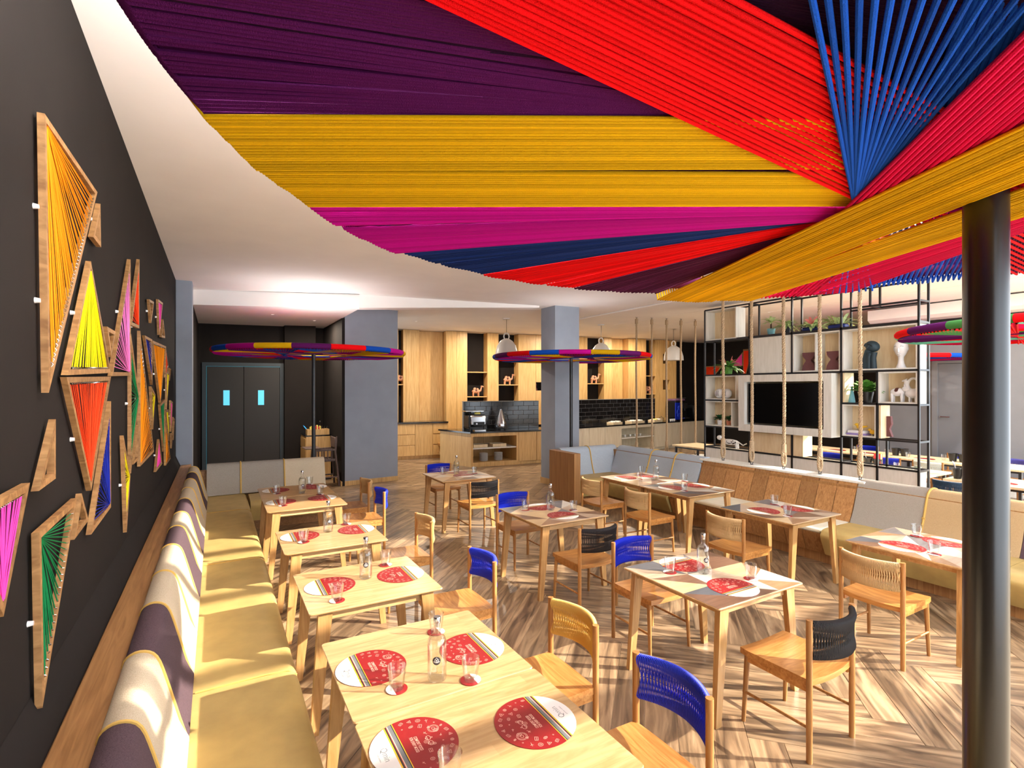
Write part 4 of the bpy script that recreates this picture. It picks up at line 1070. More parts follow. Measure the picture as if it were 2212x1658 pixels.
# ================================================================== ROPES
def rope_mesh(L):
    mb = MB(); pitch = .11; n = int(L / pitch * 7)
    for s in range(3):
        pts = []
        for i in range(n + 1):
            t = i / n; z = L * t; a = 2 * PI * z / pitch + s * 2 * PI / 3
            wx = .010 * math.sin(z * 2.3) * min(1, t * 4) * min(1, (1 - t) * 4)
            pts.append((wx + .0125 * math.cos(a), .0125 * math.sin(a), z))
        mb.tube(pts, .0135, 5)
    return mb
def rope(x, y, z0, z1, label, me, parts):
    t = thing('hemp_rope', label, 'rope', (x, y, z0), 0, 'hanging hemp ropes')
    inst('twisted_cord', me, t, None, (0, 0, .20))
    inst('eye_loop', parts['eye'], t); inst('whipping', parts['whip'], t); inst('ring', parts['ring'], t)
    inst('whipping', parts['whip'], t, None, (0, 0, z1 - z0 - .44)); inst('ring', parts['ring'], t, None, (0, 0, z1 - z0 - .05)); inst('eye_plate', parts['plate'], t, None, (0, 0, z1 - z0 - .006)); inst('eye_plate', parts['plate'], t)
RP = {}
eye = MB()
RPt = [(-.022, 0, .30), (-.034, 0, .22), (-.036, 0, .13), (-.022, 0, .07), (0, 0, .05), (.022, 0, .07), (.036, 0, .13), (.034, 0, .22), (.022, 0, .30)]
for s in range(3):
    pts = []
    m = 48
    for i in range(m + 1):
        t = i / m * (len(RPt) - 1); k = min(int(t), len(RPt) - 2); p = Vector(RPt[k]).lerp(Vector(RPt[k + 1]), t - k); a = i * .85 + s * 2.09
        pts.append(p + Vector((.010 * math.cos(a), .011 * math.sin(a), .006 * math.sin(a + 1))))
    eye.tube(pts, .011, 5)
RP['eye'] = eye.mesh('eye_loop', M['rope'])
wh = MB()
for i in range(9): wh.tube([(.036 * math.cos(a), .024 * math.sin(a), .25 + i * .0125) for a in [q * PI / 6 for q in range(12)]], .0075, 5, closed=True)
wh.lathe([(.030, .245), (.030, .36)], 12)
RP['whip'] = wh.mesh('whipping', M['rope'])
RP['ring'] = MB().tube([(.028 * math.cos(a), 0, .031 + .028 * math.sin(a)) for a in [q * PI / 9 for q in range(18)]], .0055, 6, closed=True).mesh('ring', M['black_metal'])
RP['plate'] = MB().lathe([(0, 0), (.024, 0), (.022, .005), (0, .006)], 14).mesh('eye_plate', M['black_metal'])
zb = .925; rme = rope_mesh(ZC - zb - .26).mesh('twisted_cord', M['rope'], True, None, False)
for i, (y, nm) in enumerate(((5.63, 'farthest'), (5.11, 'second farthest'), (4.59, 'middle one'), (4.07, 'second nearest'), (3.56, 'nearest'))):
    rope(7.17, y, zb, ZC, 'thick hemp rope rising from oak plank banquette, %s of the five' % nm, rme, RP)
rl_ = thing('rope_rail', 'low pale timber rail behind the corner banquette', 'rail', (9.7, 9.3, 0))
ra, rb = Vector((8.75, 9.57)), Vector((10.75, 9.02)); rd = (rb - ra).normalized(); TR = Matrix.Translation((ra.x, ra.y, 0)) @ Matrix.Rotation(math.atan2(rd.y, rd.x), 4, 'Z'); RLn = (rb - ra).length
MB().bbox(0, RLn, -.08, .08, .36, .42, .006, TR).part('top_board', M['ply_white'], rl_, False)
for q in (.05, RLn / 2, RLn - .05): MB().box(q - .03, q + .03, -.06, .06, 0, .36, TR).part('leg', M['ply_white'], rl_, False)
rme2 = rope_mesh(ZC - .42 - .26).mesh('twisted_cord', M['rope'], True, None, False)
for i, u in enumerate((1375, 1408, 1440, 1471, 1502)):
    k = i / 4; p = ra.lerp(rb, .1 + .8 * k)
    # stand where the sight line crosses the rail
    dx, dy = PD(u, 1.0); t_ = (ra.x * rd.y - ra.y * rd.x) / (dx * rd.y - dy * rd.x); p = Vector((dx * t_, dy * t_))
    rope(p.x, p.y, .42, ZC, 'hemp rope by the buffet, %s from the left' % ('first', 'second', 'third', 'fourth', 'fifth')[i], rme2, RP)

# ================================================================== BUFFET KITCHEN
KA_ = Vector((4.7, 15.16)); KB_ = Vector((14.8, 13.66)); KD = (KB_ - KA_).normalized(); KN = Vector((KD.y, -KD.x))
if KN.y > 0: KN = -KN
def on_line(u, A, D):
    dx, dy = PD(u, 1.0); t_ = (A.x * D.y - A.y * D.x) / (dx * D.y - dy * D.x); return Vector((dx * t_, dy * t_))
wall_far = bpy.data.objects['wall_far']
def kpanel(u0, u1, z0, z1, prot, mat, name='panel', back=.40):
    a = on_line(u0, KA_, KD) + KN * prot; b = on_line(u1, KA_, KD) + KN * prot; n_ = -KN * (prot + back)
    mb = MB(); mb.prism([(a.x, a.y, z0), (b.x, b.y, z0), (b.x + n_.x, b.y + n_.y, z0), (a.x + n_.x, a.y + n_.y, z0)], (0, 0, z1 - z0))
    return mb.part(name, M[mat], wall_far, False)
ZP = ZC - .01
kpanel(877, 905.5, 1.10, ZP, 0, 'panel'); kpanel(906, 961.5, 1.0, ZP, -.30, 'panel'); kpanel(962, 984, 0, ZP, .12, 'panel'); kpanel(984.4, 1007, 0, ZP, .12, 'panel')
kpanel(1053, 1077, .9, ZP, 0, 'panel'); kpanel(1120, 1157.5, .9, ZP, 0, 'panel')
kpanel(1158, 1180, .9, 2.02, 0, 'panel'); kpanel(1158, 1180, 2.30, 2.98, 0, 'panel'); kpanel(1158, 1180, 3.26, ZP, 0, 'panel')
kpanel(1180.4, 1269, .9, ZP, 0, 'panel'); kpanel(1305, 1321.5, .9, ZP, 0, 'panel'); kpanel(1322, 1353.5, .9, ZP, -.25, 'panel'); kpanel(1354, 1370, .9, ZP, .1, 'panel'); kpanel(1370.4, 1392, .9, ZP, .1, 'panel')
kpanel(1416, 1432, .9, ZP, 0, 'panel'); kpanel(1432.4, 1446, .9, 2.05, 0, 'panel'); kpanel(1432.4, 1446, 2.4, 3.0, 0, 'panel'); kpanel(1432.4, 1446, 3.35, ZP, 0, 'panel'); kpanel(1446.4, 1461, .9, ZP, 0, 'panel')
kpanel(858, 860.5, 1.05, ZP, .0, 'panel'); kpanel(871, 876.6, 1.05, ZP, .0, 'panel')
def camel(p, ang, label, s=1.0):
    t = thing('camel_figurine', label, 'figurine', p, ang, 'carved camels in the wall niches')
    mb = MB(); mb.ell((0, 0, .145 * s), (.12 * s, .055 * s, .06 * s), 14, 8); mb.ell((-.03 * s, 0, .2 * s), (.05 * s, .04 * s, .055 * s)); mb.ell((.05 * s, 0, .195 * s), (.045 * s, .036 * s, .045 * s))
    for sx in (-.08, .08):
        for sy in (-.032, .032): mb.cyl((sx * s, sy * s, 0), (sx * .95 * s, sy * s, .14 * s), .014 * s, .022 * s, 8)
    mb.tube([(.1 * s, 0, .15 * s), (.15 * s, 0, .17 * s), (.165 * s, 0, .24 * s), (.175 * s, 0, .28 * s)], [.035 * s, .028 * s, .022 * s, .02 * s], 8)
    mb.tube([(.155 * s, 0, .285 * s), (.20 * s, 0, .285 * s), (.245 * s, 0, .268 * s)], [.024 * s, .024 * s, .014 * s], 8)
    me = mb.mesh('body', M['camel']); inst('body', me, t)
    inst('saddle', MB().ell((0, 0, .165 * s), (.055 * s, .059 * s, .052 * s)).ell((.0, 0, .225 * s), (.022 * s, .03 * s, .03 * s)).mesh('saddle', M['camel_dark']), t)
def niche(u0, u1, shelves, cam_z, label, s=1.1):
    for z in shelves: kpanel(u0, u1, z - .03, z, -.02, 'panel', 'niche_shelf')
    if label:
        p = on_line((u0 + u1) / 2 + 1, KA_, KD) - KN * .16; camel((p.x, p.y, cam_z), math.atan2(KD.y, KD.x), label, s)
niche(1007.4, 1052.6, (2.62, 1.84), 1.84, 'carved camel in the lower niche left of the tile wall')
niche(1077.4, 1119.6, (3.06, 2.22), 2.22, 'carved camel in the niche right of the first')
niche(1269.4, 1304.6, (3.10, 2.27), 2.27, 'carved camel in the niche right of the grey column')
niche(1392.4, 1415.6, (2.56, 1.90), 1.90, 'carved camel in the narrow niche behind the ropes')
niche(860.8, 870.8, (3.06, 2.22), 2.22, 'carved camel half hidden by the wide grey pillar')
# small square niche figures
for u, z, nm in ((1163, 3.0, 'upper'), (1163, 2.04, 'lower')):
    p = on_line(u, KA_, KD) - KN * .2
    MB().lathe([(0, 0), (.05, 0), (.045, .04), (.028, .10), (.022, .13), (.036, .17), (.036, .2), (.02, .235), (0, .24)], 14, (p.x, p.y, z - .02 if nm == 'upper' else z - .02)).thing('bust_figurine', M['camel_dark'], 'small dark bust in the %s square niche by the column' % nm, 'figurine', (p.x, p.y, z - .02), 'busts in square niches')
# ---- low drawers on the left
c0 = on_line(860, KA_, KD) + KN * .42; c1 = on_line(961, KA_, KD) + KN * .42
TK = Matrix.Translation((c0.x, c0.y, 0)) @ Matrix.Rotation(math.atan2(KD.y, KD.x), 4, 'Z'); LK = (c1 - c0).length
MB().bbox(-.3, LK, -.03, .62, 1.06, 1.10, .004, TK).thing('worktop', M['granite'], 'black stone worktop over the drawers by the pillar', 'worktop', (c0.x, c0.y, 0))
for i, (a, b, dr) in enumerate(((-.25, LK * .30, 3), (LK * .30, LK * .67, 1), (LK * .67, LK, 3))):
    lb = ('oak drawer unit behind the wide grey pillar', 'single door oak cabinet between two drawer units', 'oak drawer unit beside the tall oak panel')[i]
    p = TK @ Vector(((a + b) / 2, .3, 0)); t = thing('base_cabinet', lb, 'cabinet', p, 0, 'low oak cabinets')
    MB().box(a + .002, b - .002, .02, .6, .1, 1.06, TK).part('body', M['panel'], t, False); MB().box(a + .002, b - .002, .06, .6, 0, .1, TK).part('plinth', M['panel'], t, False)
    for q in range(dr):
        z0 = .11 + q * .95 / dr; z1 = z0 + .95 / dr - .022
        MB().bbox(a + .005, b - .005, 0, .022, z0, z1, .003, TK).part('drawer_front' if dr > 1 else 'door', M['panel'], t, False)
# ---- counters
F0 = Vector((5.87, 12.48)); G1 = Vector((7.95, 12.26)); H1 = Vector((15.9, 13.28))
d1 = (G1 - F0).normalized(); d2v = (H1 - G1).normalized()
T1_ = Matrix.Translation((F0.x, F0.y, 0)) @ Matrix.Rotation(math.atan2(d1.y, d1.x), 4, 'Z'); T2_ = Matrix.Translation((G1.x, G1.y, 0)) @ Matrix.Rotation(math.atan2(d2v.y, d2v.x), 4, 'Z')
L1_ = (G1 - F0).length; L2_ = (on_line(1522, G1, d2v) - G1).dot(d2v)
def lx(u, A, D): return (on_line(u, A, D) - A).dot(D)
def counter_unit(T, a, b, label, kind, matn, depth=.75, z1=.895):
    p = T @ Vector(((a + b) / 2, depth / 2, 0)); t = thing('base_cabinet', label, 'cabinet', p, 0, 'buffet counter cabinets'); m_ = M[matn]
    if kind == 'door':
        MB().box(a + .001, b - .001, .02, depth, .08, z1, T).part('body', m_, t, False); MB().box(a, b, .05, depth, 0, .08, T).part('plinth', m_, t, False)
        MB().bbox(a + .003, b - .003, 0, .02, .09, z1 - .005, .002, T).part('door', m_, t, False)
    else:
        MB().box(a, a + .06, 0, depth, .0, z1, T).part('side_panel', m_, t, False); MB().box(b - .06, b, 0, depth, 0, z1, T).part('side_panel', m_, t, False)
        MB().box(a + .06, b - .06, 0, depth, z1 - .09, z1, T).part('top_rail', m_, t, False); MB().box(a + .06, b - .06, 0, depth, 0, .12, T).part('bottom_board', m_, t, False)
        MB().box(a + .06, b - .06, depth - .03, depth, .12, z1 - .09, T).part('back_board', m_, t, False)
        MB().box(a + .06, b - .06, .02, depth - .03, .47, .50, T).part('shelf', M['ply_white'], t, False)
    return t
e0, e1 = .0, lx(1120, F0, d1)
ou = counter_unit(T1_, e0, e1, 'open oak unit with plate stacks under the toaster', 'open', 'panel', 1.2)
bk = T1_ @ Vector((0, 1.2, 0)); MB().prism([(F0.x - .001, F0.y, 0), (bk.x - .001, bk.y, 0), (5.52, 13.80, 0)], (0, 0, .895)).part('end_panel', M['panel'], ou, False)
counter_unit(T1_, e1 + .004, lx(1159, F0, d1), 'oak door cabinet next to the open plate unit', 'door', 'panel')
counter_unit(T1_, lx(1159, F0, d1) + .004, L1_, 'oak door cabinet touching the grey column', 'door', 'panel')
us = [1236, 1273, 1307, 1340, 1416, 1448, 1477, 1508, 1522]
nm = ['first', 'second', 'third', None, 'fourth', 'fifth', 'sixth', 'seventh']
for i in range(8):
    a, b = lx(us[i], G1, d2v), lx(us[i + 1], G1, d2v)
    if i == 3: counter_unit(T2_, a, b - .004, 'open daylight-paled counter unit with cups behind the ropes', 'open', 'panel_daylit')
    else: counter_unit(T2_, a, b - .004, 'daylight-paled buffet door cabinet, %s right of the column' % nm[i], 'door', 'panel_daylit')
gt = MB(); q0, q1, q2 = T1_ @ Vector((-.03, -.03, .897)), T1_ @ Vector((L1_ + .4, -.03, .897)), T1_ @ Vector((L1_ + .4, 1.22, .897)); gt.prism([q0, q1, q2, (5.48, 13.84, .897)], (0, 0, .038))
gt.thing('worktop', M['granite'], 'glossy black worktop under the toaster', 'worktop', (F0.x, F0.y, 0))
MB().bbox(lx(1236, G1, d2v), L2_, -.03, .78, .897, .935, .004, T2_).thing('worktop', M['granite'], 'glossy black worktop right of the grey column', 'worktop', (12, 12.8, 0))
# ---- tiled splashback
def tile_wall(T, a, b, y0, z0, z1, name, label):
    st = struct(name, MB().box(a, b, y0, y0 + .12, z0, z1 - .012, T).box(a - .01, b, y0 - .014, y0 + .13, z1 - .012, z1, T), M['tile_grout'], label)
    rows = 6; h = (z1 - .014 - z0) / rows; w_ = .335
    for r in range(rows):
        x = a - (w_ / 2 if r % 2 else 0)
        while x < b - .02:
            xa, xb = max(x, a), min(x + w_, b)
            if xb - xa > .03: MB().bbox(xa + .005, xb - .005, y0 - .009, y0, z0 + r * h + .004, z0 + (r + 1) * h - .004, .003, T).part('tile', M['tile'], st, False)
            x += w_
    return st
tile_wall(T1_, .05, L1_ + .3, .78, .935, 1.73, 'wall_splashback', 'black brick tiled screen behind the toaster')
tile_wall(T2_, lx(1236, G1, d2v), L2_, .80, .935, 1.73, 'wall_splashback_long', 'black brick tiled splashback right of the column')
# ---- pendant lamps
def pendant(x, y, label):
    t = thing('pendant_lamp', label, 'lamp', (x, y, 2.92), 0, 'white dome pendants')
    MB().lathe([(.285, 0), (.285, .02), (.275, .12), (.235, .26), (.16, .37), (.07, .43), (0, .445), (0, .43), (.15, .36), (.225, .25), (.265, .12), (.272, .02)], 32, (x, y, 2.92)).part('shade', M['lampshade'], t)
    MB().tube([(x + .075 * math.cos(a), y, 3.41 + .085 * math.sin(a)) for a in [q * PI / 10 for q in range(20)]], .016, 8, closed=True).part('loop', M['lampshade'], t)
    MB().cyl((x, y, 3.49), (x, y, ZC - .03), .006, n=8).part('cable', M['black'], t); MB().lathe([(0, 0), (.09, 0), (.09, .03), (0, .03)], 20, (x, y, ZC - .03)).part('canopy', M['lampshade'], t)
    MB().ell((x, y, 3.12), (.05, .05, .065)).part('bulb', emit('bulb_glow', (1, .85, .65), 6), t)
    lamp('pendant_light', (x, y, 3.0), 90, WARM, .08, kind='POINT')
pendant(6.4, 11.5, 'white dome pendant left of the grey column'); pendant(9.3, 11.3, 'white dome pendant right of the grey column'); pendant(11.75, 10.95, 'white dome pendant behind the hanging ropes')
# ---- things on the counter
def onc(T, x, y): return T @ Vector((x, y, .936))
tx = lx(1038, F0, d1); p = onc(T1_, tx, .42)
t = thing('toaster', 'chrome bread toaster with yellow top on black worktop', 'toaster', p)
TT = T1_ @ Matrix.Translation((tx, .42, .936))
MB().box(-.24, .24, -.16, .2, .06, .12, TT).part('base', M['black'], t, False)
MB().bbox(-.22, .26, -.2, .2, .14, .42, .04, TT).part('body', M['chrome'], t); MB().bbox(-.26, -.2, -.2, .22, .1, .42, .01, TT).part('side_panel', M['black'], t)
MB().box(-.12, .2, -.21, -.19, .15, .25, TT).part('control_panel', M['black'], t, False); MB().cyl(TT @ Vector((-.04, -.2, .2)), TT @ Vector((-.04, -.235, .2)), .026).part('knob', M['chrome'], t)
MB().box(-.1, .22, -.16, .1, .42, .45, TT).part('rack', M['black'], t, False); MB().bbox(-.02, .12, -.1, .02, .45, .5, .01, TT).part('label_card', M['yellow_paper'], t)
MB().bbox(-.3, .22, -.1, .25, .52, .545, .005, TT).part('tray', M['chrome'], t); MB().bbox(-.12, .2, -.3, -.14, .0, .04, .005, TT).part('crumb_tray', M['chrome'], t)
for sx in (-.2, .2): MB().box(sx - .015, sx + .015, -.18, -.14, 0, .14, TT).part('leg', M['black'], t, False)
for sx in (-.25, .2): MB().cyl(TT @ Vector((sx, .15, .1)), TT @ Vector((sx, .15, .53)), .012).part('rack_post', M['black'], t)
dx_ = lx(1094, F0, d1); p = onc(T1_, dx_, .40); t = thing('drink_dispenser', 'pointed chrome drinks dispenser beside the toaster', 'dispenser', p)
MB().lathe([(0, .04), (.15, .04), (.165, .07), (.165, .14), (.155, .19), (.04, .53), (.028, .56), (.028, .58), (0, .58)], 28, p).part('body', M['chrome'], t)
MB().lathe([(0, 0), (.14, 0), (.14, .04), (0, .04)], 24, p).part('base', M['black'], t); MB().ell((p.x, p.y, p.z + .60), (.02, .02, .028)).part('finial', M['black'], t)
q_ = T1_ @ Vector((dx_, .40, 0)); MB().tube([T1_ @ Vector((dx_ + .07, .33, 1.42)), T1_ @ Vector((dx_ + .14, .31, 1.36)), T1_ @ Vector((dx_ + .2, .33, 1.2))], .012, 6).part('handle', M['black'], t); MB().cyl(T1_ @ Vector((dx_, .25, 1.02)), T1_ @ Vector((dx_, .18, 1.0)), .014).part('tap', M['chrome'], t)
# plates
plm = MB().lathe([(0, .004), (.07, .004), (.075, 0), (.09, .006), (.118, .016), (.118, .020), (.09, .011), (0, .009)], 28).mesh('plate', M['white'])
for s_i, u in enumerate((1051, 1083)):
    xx = lx(u, F0, d1)
    for k in range(11):
        pp = T1_ @ Vector((xx + random.uniform(-.004, .004), .22, .121 + k * .0195)); o = bpy.data.objects.new('plate', plm); col.objects.link(o); o.location = pp
        tag(o, 'white plate in the %s stack of the open oak unit' % ('left', 'right')[s_i], 'plate', 'stacked white plates')
smg = MB().lathe([(0, 0), (.022, 0), (.026, .07), (.024, .07), (.02, .006), (0, .006)], 12).mesh('small_glass', M['glass'])
for s_i, u in enumerate((1042, 1083)):
    xx = lx(u, F0, d1); w_ = .20; Tm = T1_ @ Matrix.Translation((xx, .26, .502)); t = thing('glass_tray', 'wooden tray of small glasses, %s on the open unit shelf' % ('left', 'right')[s_i], 'tray', Tm @ Vector((0, 0, 0)), 0, 'trays of small glasses')
    for bx in ((-w_, w_, -.14, .14, 0, .012), (-w_, w_, -.14, -.128, .012, .08), (-w_, w_, .128, .14, .012, .08), (-w_, -w_ + .012, -.128, .128, .012, .08), (w_ - .012, w_, -.128, .128, .012, .08)): MB().box(*bx, Tm).part('tray_board', M['ply'], t, False)
    for i in range(6):
        for j in range(3):
            o = bpy.data.objects.new('small_glass', smg); col.objects.link(o); o.location = Tm @ Vector((-.155 + i * .062, -.075 + j * .075, .013)); tag(o, 'small clear glass in the %s shelf tray' % ('left', 'right')[s_i], 'glass', 'small glasses in shelf trays')
# trays on the long worktop
for i, (u, w_, lb) in enumerate(((1340, .22, 'shallow wooden tray of sachets, nearest the column'), (1384, .33, 'long wooden tray of white packets behind the ropes'), (1428, .22, 'wooden tray with yellow and white packets by coffee machine'))):
    xx = lx(u, G1, d2v); Tm = T2_ @ Matrix.Translation((xx, .24, .936)); t = thing('condiment_tray', lb, 'tray', Tm @ Vector((0, 0, 0)), 0, 'wooden counter trays')
    MB().box(-w_, w_, -.14, .14, 0, .012, Tm).part('base', M['ply'], t, False)
    for bx in ((-w_, w_, -.14, -.128, .012, .07), (-w_, w_, .128, .14, .012, .07), (-w_, -w_ + .012, -.128, .128, .012, .07), (w_ - .012, w_, -.128, .128, .012, .07)): MB().box(*bx, Tm).part('side', M['ply'], t, False)
    for k in range(4): MB().bbox(-w_ + .03 + k * w_ / 2.2, -w_ + .03 + k * w_ / 2.2 + w_ * .36, -.1, .1, .013, .085 + .02 * (k % 2), .005, Tm).part('packets', M['yellow_paper'] if (i == 2 and k == 1) else M['whitemat'], t, False)
# coffee machine
xx = lx(1481, G1, d2v); Tm = T2_ @ Matrix.Translation((xx, .36, .936)); t = thing('coffee_machine', 'coffee machine with bright blue side panel', 'coffee machine', Tm @ Vector((0, 0, 0)))
MB().bbox(-.33, .33, -.18, .26, .10, .68, .01, Tm).part('body', M['black'], t); MB().bbox(-.36, .02, -.20, -.17, .03, .64, .005, Tm).part('side_panel', M['coffee_blue'], t)
sw = MB(); [sw.tube([Tm @ Vector((-.17 + r_ * math.cos(a), -.202, .3 + dz + r_ * math.sin(a))) for a in [q * .35 for q in range(12)]], .012, 5) for r_, dz in ((.11, .0), (.07, -.12), (.06, .16))]; sw.part('swirl_print', M['coffee_swirl'], t)
MB().box(.06, .32, -.22, -.16, .42, .62, Tm).part('front_head', M['chrome'], t, False); MB().box(.04, .34, -.3, -.15, .06, .1, Tm).part('drip_tray', M['chrome'], t, False); MB().cyl(Tm @ Vector((.18, -.2, .34)), Tm @ Vector((.18, -.2, .42)), .03).part('spout', M['black'], t)
MB().bbox(-.3, .3, -.15, .22, .69, .78, .03, Tm).part('bean_hopper', flat('smoky_plastic', (120, 90, 120), .2), t)
for sx in (-.25, .25): MB().box(sx - .03, sx + .03, -.1, .2, 0, .1, Tm).part('foot', M['black'], t, False)
xx = lx(1512, G1, d2v); Tm = T2_ @ Matrix.Translation((xx, .36, .936)); t = thing('fridge_unit', 'small black milk fridge beside the coffee machine', 'fridge', Tm @ Vector((0, 0, 0)))
MB().bbox(-.16, .34, -.18, .26, .02, .52, .01, Tm).part('body', M['black'], t); MB().bbox(-.15, .33, -.2, -.18, .03, .51, .005, Tm).part('door', M['black_metal'], t); MB().box(.02, .14, -.21, -.2, .36, .38, Tm).part('handle', M['chrome'], t, False)
# teapot and cups in front of the coffee machine
xx = lx(1449, G1, d2v); p = onc(T2_, xx, .40); t = thing('teapot', 'glass teapot on the worktop behind the ropes', 'teapot', p)
MB().lathe([(0, 0), (.06, 0), (.09, .05), (.085, .10), (.05, .135), (0, .14)], 18, p).part('body', M['glass'], t); MB().ell((p.x, p.y, p.z + .155), (.015, .015, .015)).part('knob', M['chrome'], t); MB().tube([p + Vector((.08, 0, .05)), p + Vector((.13, 0, .09)), p + Vector((.15, 0, .13))], .012, 6).part('spout', M['glass'], t)
cupm = MB().lathe([(0, 0), (.025, 0), (.038, .05), (.04, .065), (.037, .065), (.022, .006), (0, .006)], 18).tube([(.038, 0, .05), (.058, 0, .045), (.055, 0, .022), (.034, 0, .018)], .005, 6).mesh('cup', M['white'])
def cup(p, label, grp):
    o = bpy.data.objects.new('cup', cupm); col.objects.link(o); o.location = p; o.rotation_euler = (0, 0, random.uniform(0, 6)); tag(o, label, 'cup', grp)
for k in range(3): cup(T2_ @ Vector((lx(1459 + k * 4, G1, d2v), .2, .936)), 'white cup beside the coffee machine', 'cups by the coffee machine')
for k in range(5): cup(T2_ @ Vector((lx(1352 + k * 11, G1, d2v), .25, .501)), 'white cup on the open daylight-paled unit shelf', 'cups on the open pale unit')

# ================================================================== SERVICE STAND AND HIGH CHAIR
s0 = Vector(PD(661, 11.7)); s1 = Vector((2.30, s0.y)); sd = (s1 - s0).normalized(); LS = (s1 - s0).length
TS = Matrix.Translation((s0.x, s0.y, 0)) @ Matrix.Rotation(math.atan2(sd.y, sd.x), 4, 'Z')
t = thing('service_stand', 'oak waiter station with black top in the alcove', 'cabinet', TS @ Vector((LS / 2, .4, 0)))
MB().bbox(0, LS, 0, .8, .04, 1.0, .003, TS).part('body', M['panel'], t, False); MB().box(.03, LS - .03, .04, .76, 0, .04, TS).part('plinth', M['black'], t, False)
MB().bbox(-.01, LS, .0, .8, 1.0, 1.03, .003, TS).part('top', M['granite'], t, False); MB().bbox(-.012, 0, .02, .78, .72, .95, .003, TS).part('drawer_front', M['panel'], t, False); MB().bbox(-.012, 0, .02, .39, .06, .70, .003, TS).part('door', M['panel'], t, False); MB().bbox(-.012, 0, .40, .78, .06, .70, .003, TS).part('door', M['panel'], t, False)
t = thing('condiment_box', 'oak box of cutlery and packets on the waiter station', 'box', TS @ Vector((LS / 2, .12, 1.03)))
for bx in ((.03, LS - .03, .02, .035, 1.031, 1.16), (.03, LS - .03, .24, .255, 1.031, 1.16), (.03, .045, .035, .24, 1.031, 1.16), (LS - .045, LS - .03, .035, .24, 1.031, 1.16), (.03, LS - .03, .035, .24, 1.031, 1.04)): MB().box(*bx, TS).part('side', M['panel'], t, False)
for k in range(8):
    MB().box(.10 + k * .03, .12 + k * .03, .08, .2, 1.045, 1.21 + .02 * (k % 3), TS @ Matrix.Translation((0, 0, 0))).part('packet', M[('yellow_paper', 'yellow_paper', 'red_paper', 'whitemat', 'red_paper', 'yellow_paper', 'red_paper', 'yellow_paper')[k]], t, False)
for k in range(5): MB().cyl(TS @ Vector((LS - .12 - k * .045, .12, 1.045)), TS @ Vector((LS - .06 - k * .06, .1, 1.23)), .005, n=6).part('cutlery', M['chrome'], t)
p = TS @ Vector((LS * .66, .34, 1.031)); t = thing('carafe', 'small glass carafe on the waiter station', 'bottle', p); MB().lathe([(0, 0), (.05, 0), (.05, .1), (.018, .2), (.016, .27), (.02, .275)], 16, p).part('body', M['glass'], t); MB().ell((p.x, p.y, p.z + .29), (.02, .02, .018)).part('stopper', M['chrome'], t)
t = thing('tablet', 'tilted tablet with bright blue screen on the waiter station', 'tablet', TS @ Vector((.12, .45, 1.031))); TT = TS @ Matrix.Translation((.18, .5, 1.031)) @ Matrix.Rotation(math.radians(-38), 4, 'Y')
MB().bbox(-.01, .0, -.1, .1, .0, .26, .003, TT).part('back_shell', M['black'], t); MB().box(-.012, -.0105, -.09, .09, .015, .245, TT).part('screen', emit('blue_screen', (.05, .4, .9), 1.2), t, False); MB().box(-.02, .14, -.06, .06, 0, .012, TS @ Matrix.Translation((.18, .5, 1.031))).part('stand', M['black'], t, False)
# high chair
hp = Vector(PD(702, 11.2)); TH = Matrix.Translation((hp.x - .02, hp.y, 0)) @ Matrix.Rotation(.05, 4, 'Z')
t = thing('high_chair', 'dark weathered wooden high chair in front of the alcove', 'high chair', (hp.x, hp.y, 0))
for sx, sy, tx_, ty_, h in ((-.27, -.22, -.2, -.17, .78), (.27, -.22, .19, -.17, .80), (-.27, .22, -.2, .17, .78), (.27, .22, .19, .17, 1.05)):
    MB().cyl(TH @ Vector((sx, sy, 0)), TH @ Vector((tx_, ty_, h)), .024, .022, 8).part('leg', M['dark_wood'], t)
for sy in (-.17, .17):
    MB().bbox(-.22, .2, sy - .018, sy + .018, .76, .80, .004, TH).part('arm_rail', M['dark_wood'], t); MB().bbox(-.22, .2, sy - .016, sy + .016, .55, .59, .004, TH).part('side_rail', M['dark_wood'], t)
    for q in (-.08, .04, .12): MB().cyl(TH @ Vector((q, sy, .58)), TH @ Vector((q, sy, .77)), .013, n=8).part('spindle', M['dark_wood'], t)
    MB().cyl(TH @ Vector((-.25, sy * 1.2, .2)), TH @ Vector((.25, sy * 1.2, .2)), .015, n=8).part('stretcher', M['dark_wood'], t)
MB().bbox(-.2, .2, -.17, .17, .53, .56, .005, TH).part('seat', M['dark_wood'], t); MB().bbox(.18, .22, -.18, .18, .82, 1.04, .01, TH).part('backrest', M['dark_wood'], t); MB().cyl(TH @ Vector((.2, -.17, .75)), TH @ Vector((.23, -.17, 1.06)), .02, .018, 8).part('back_post', M['dark_wood'], t)
MB().bbox(-.42, -.1, -.22, .22, .815, .84, .012, TH).part('tray', M['dark_wood'], t)

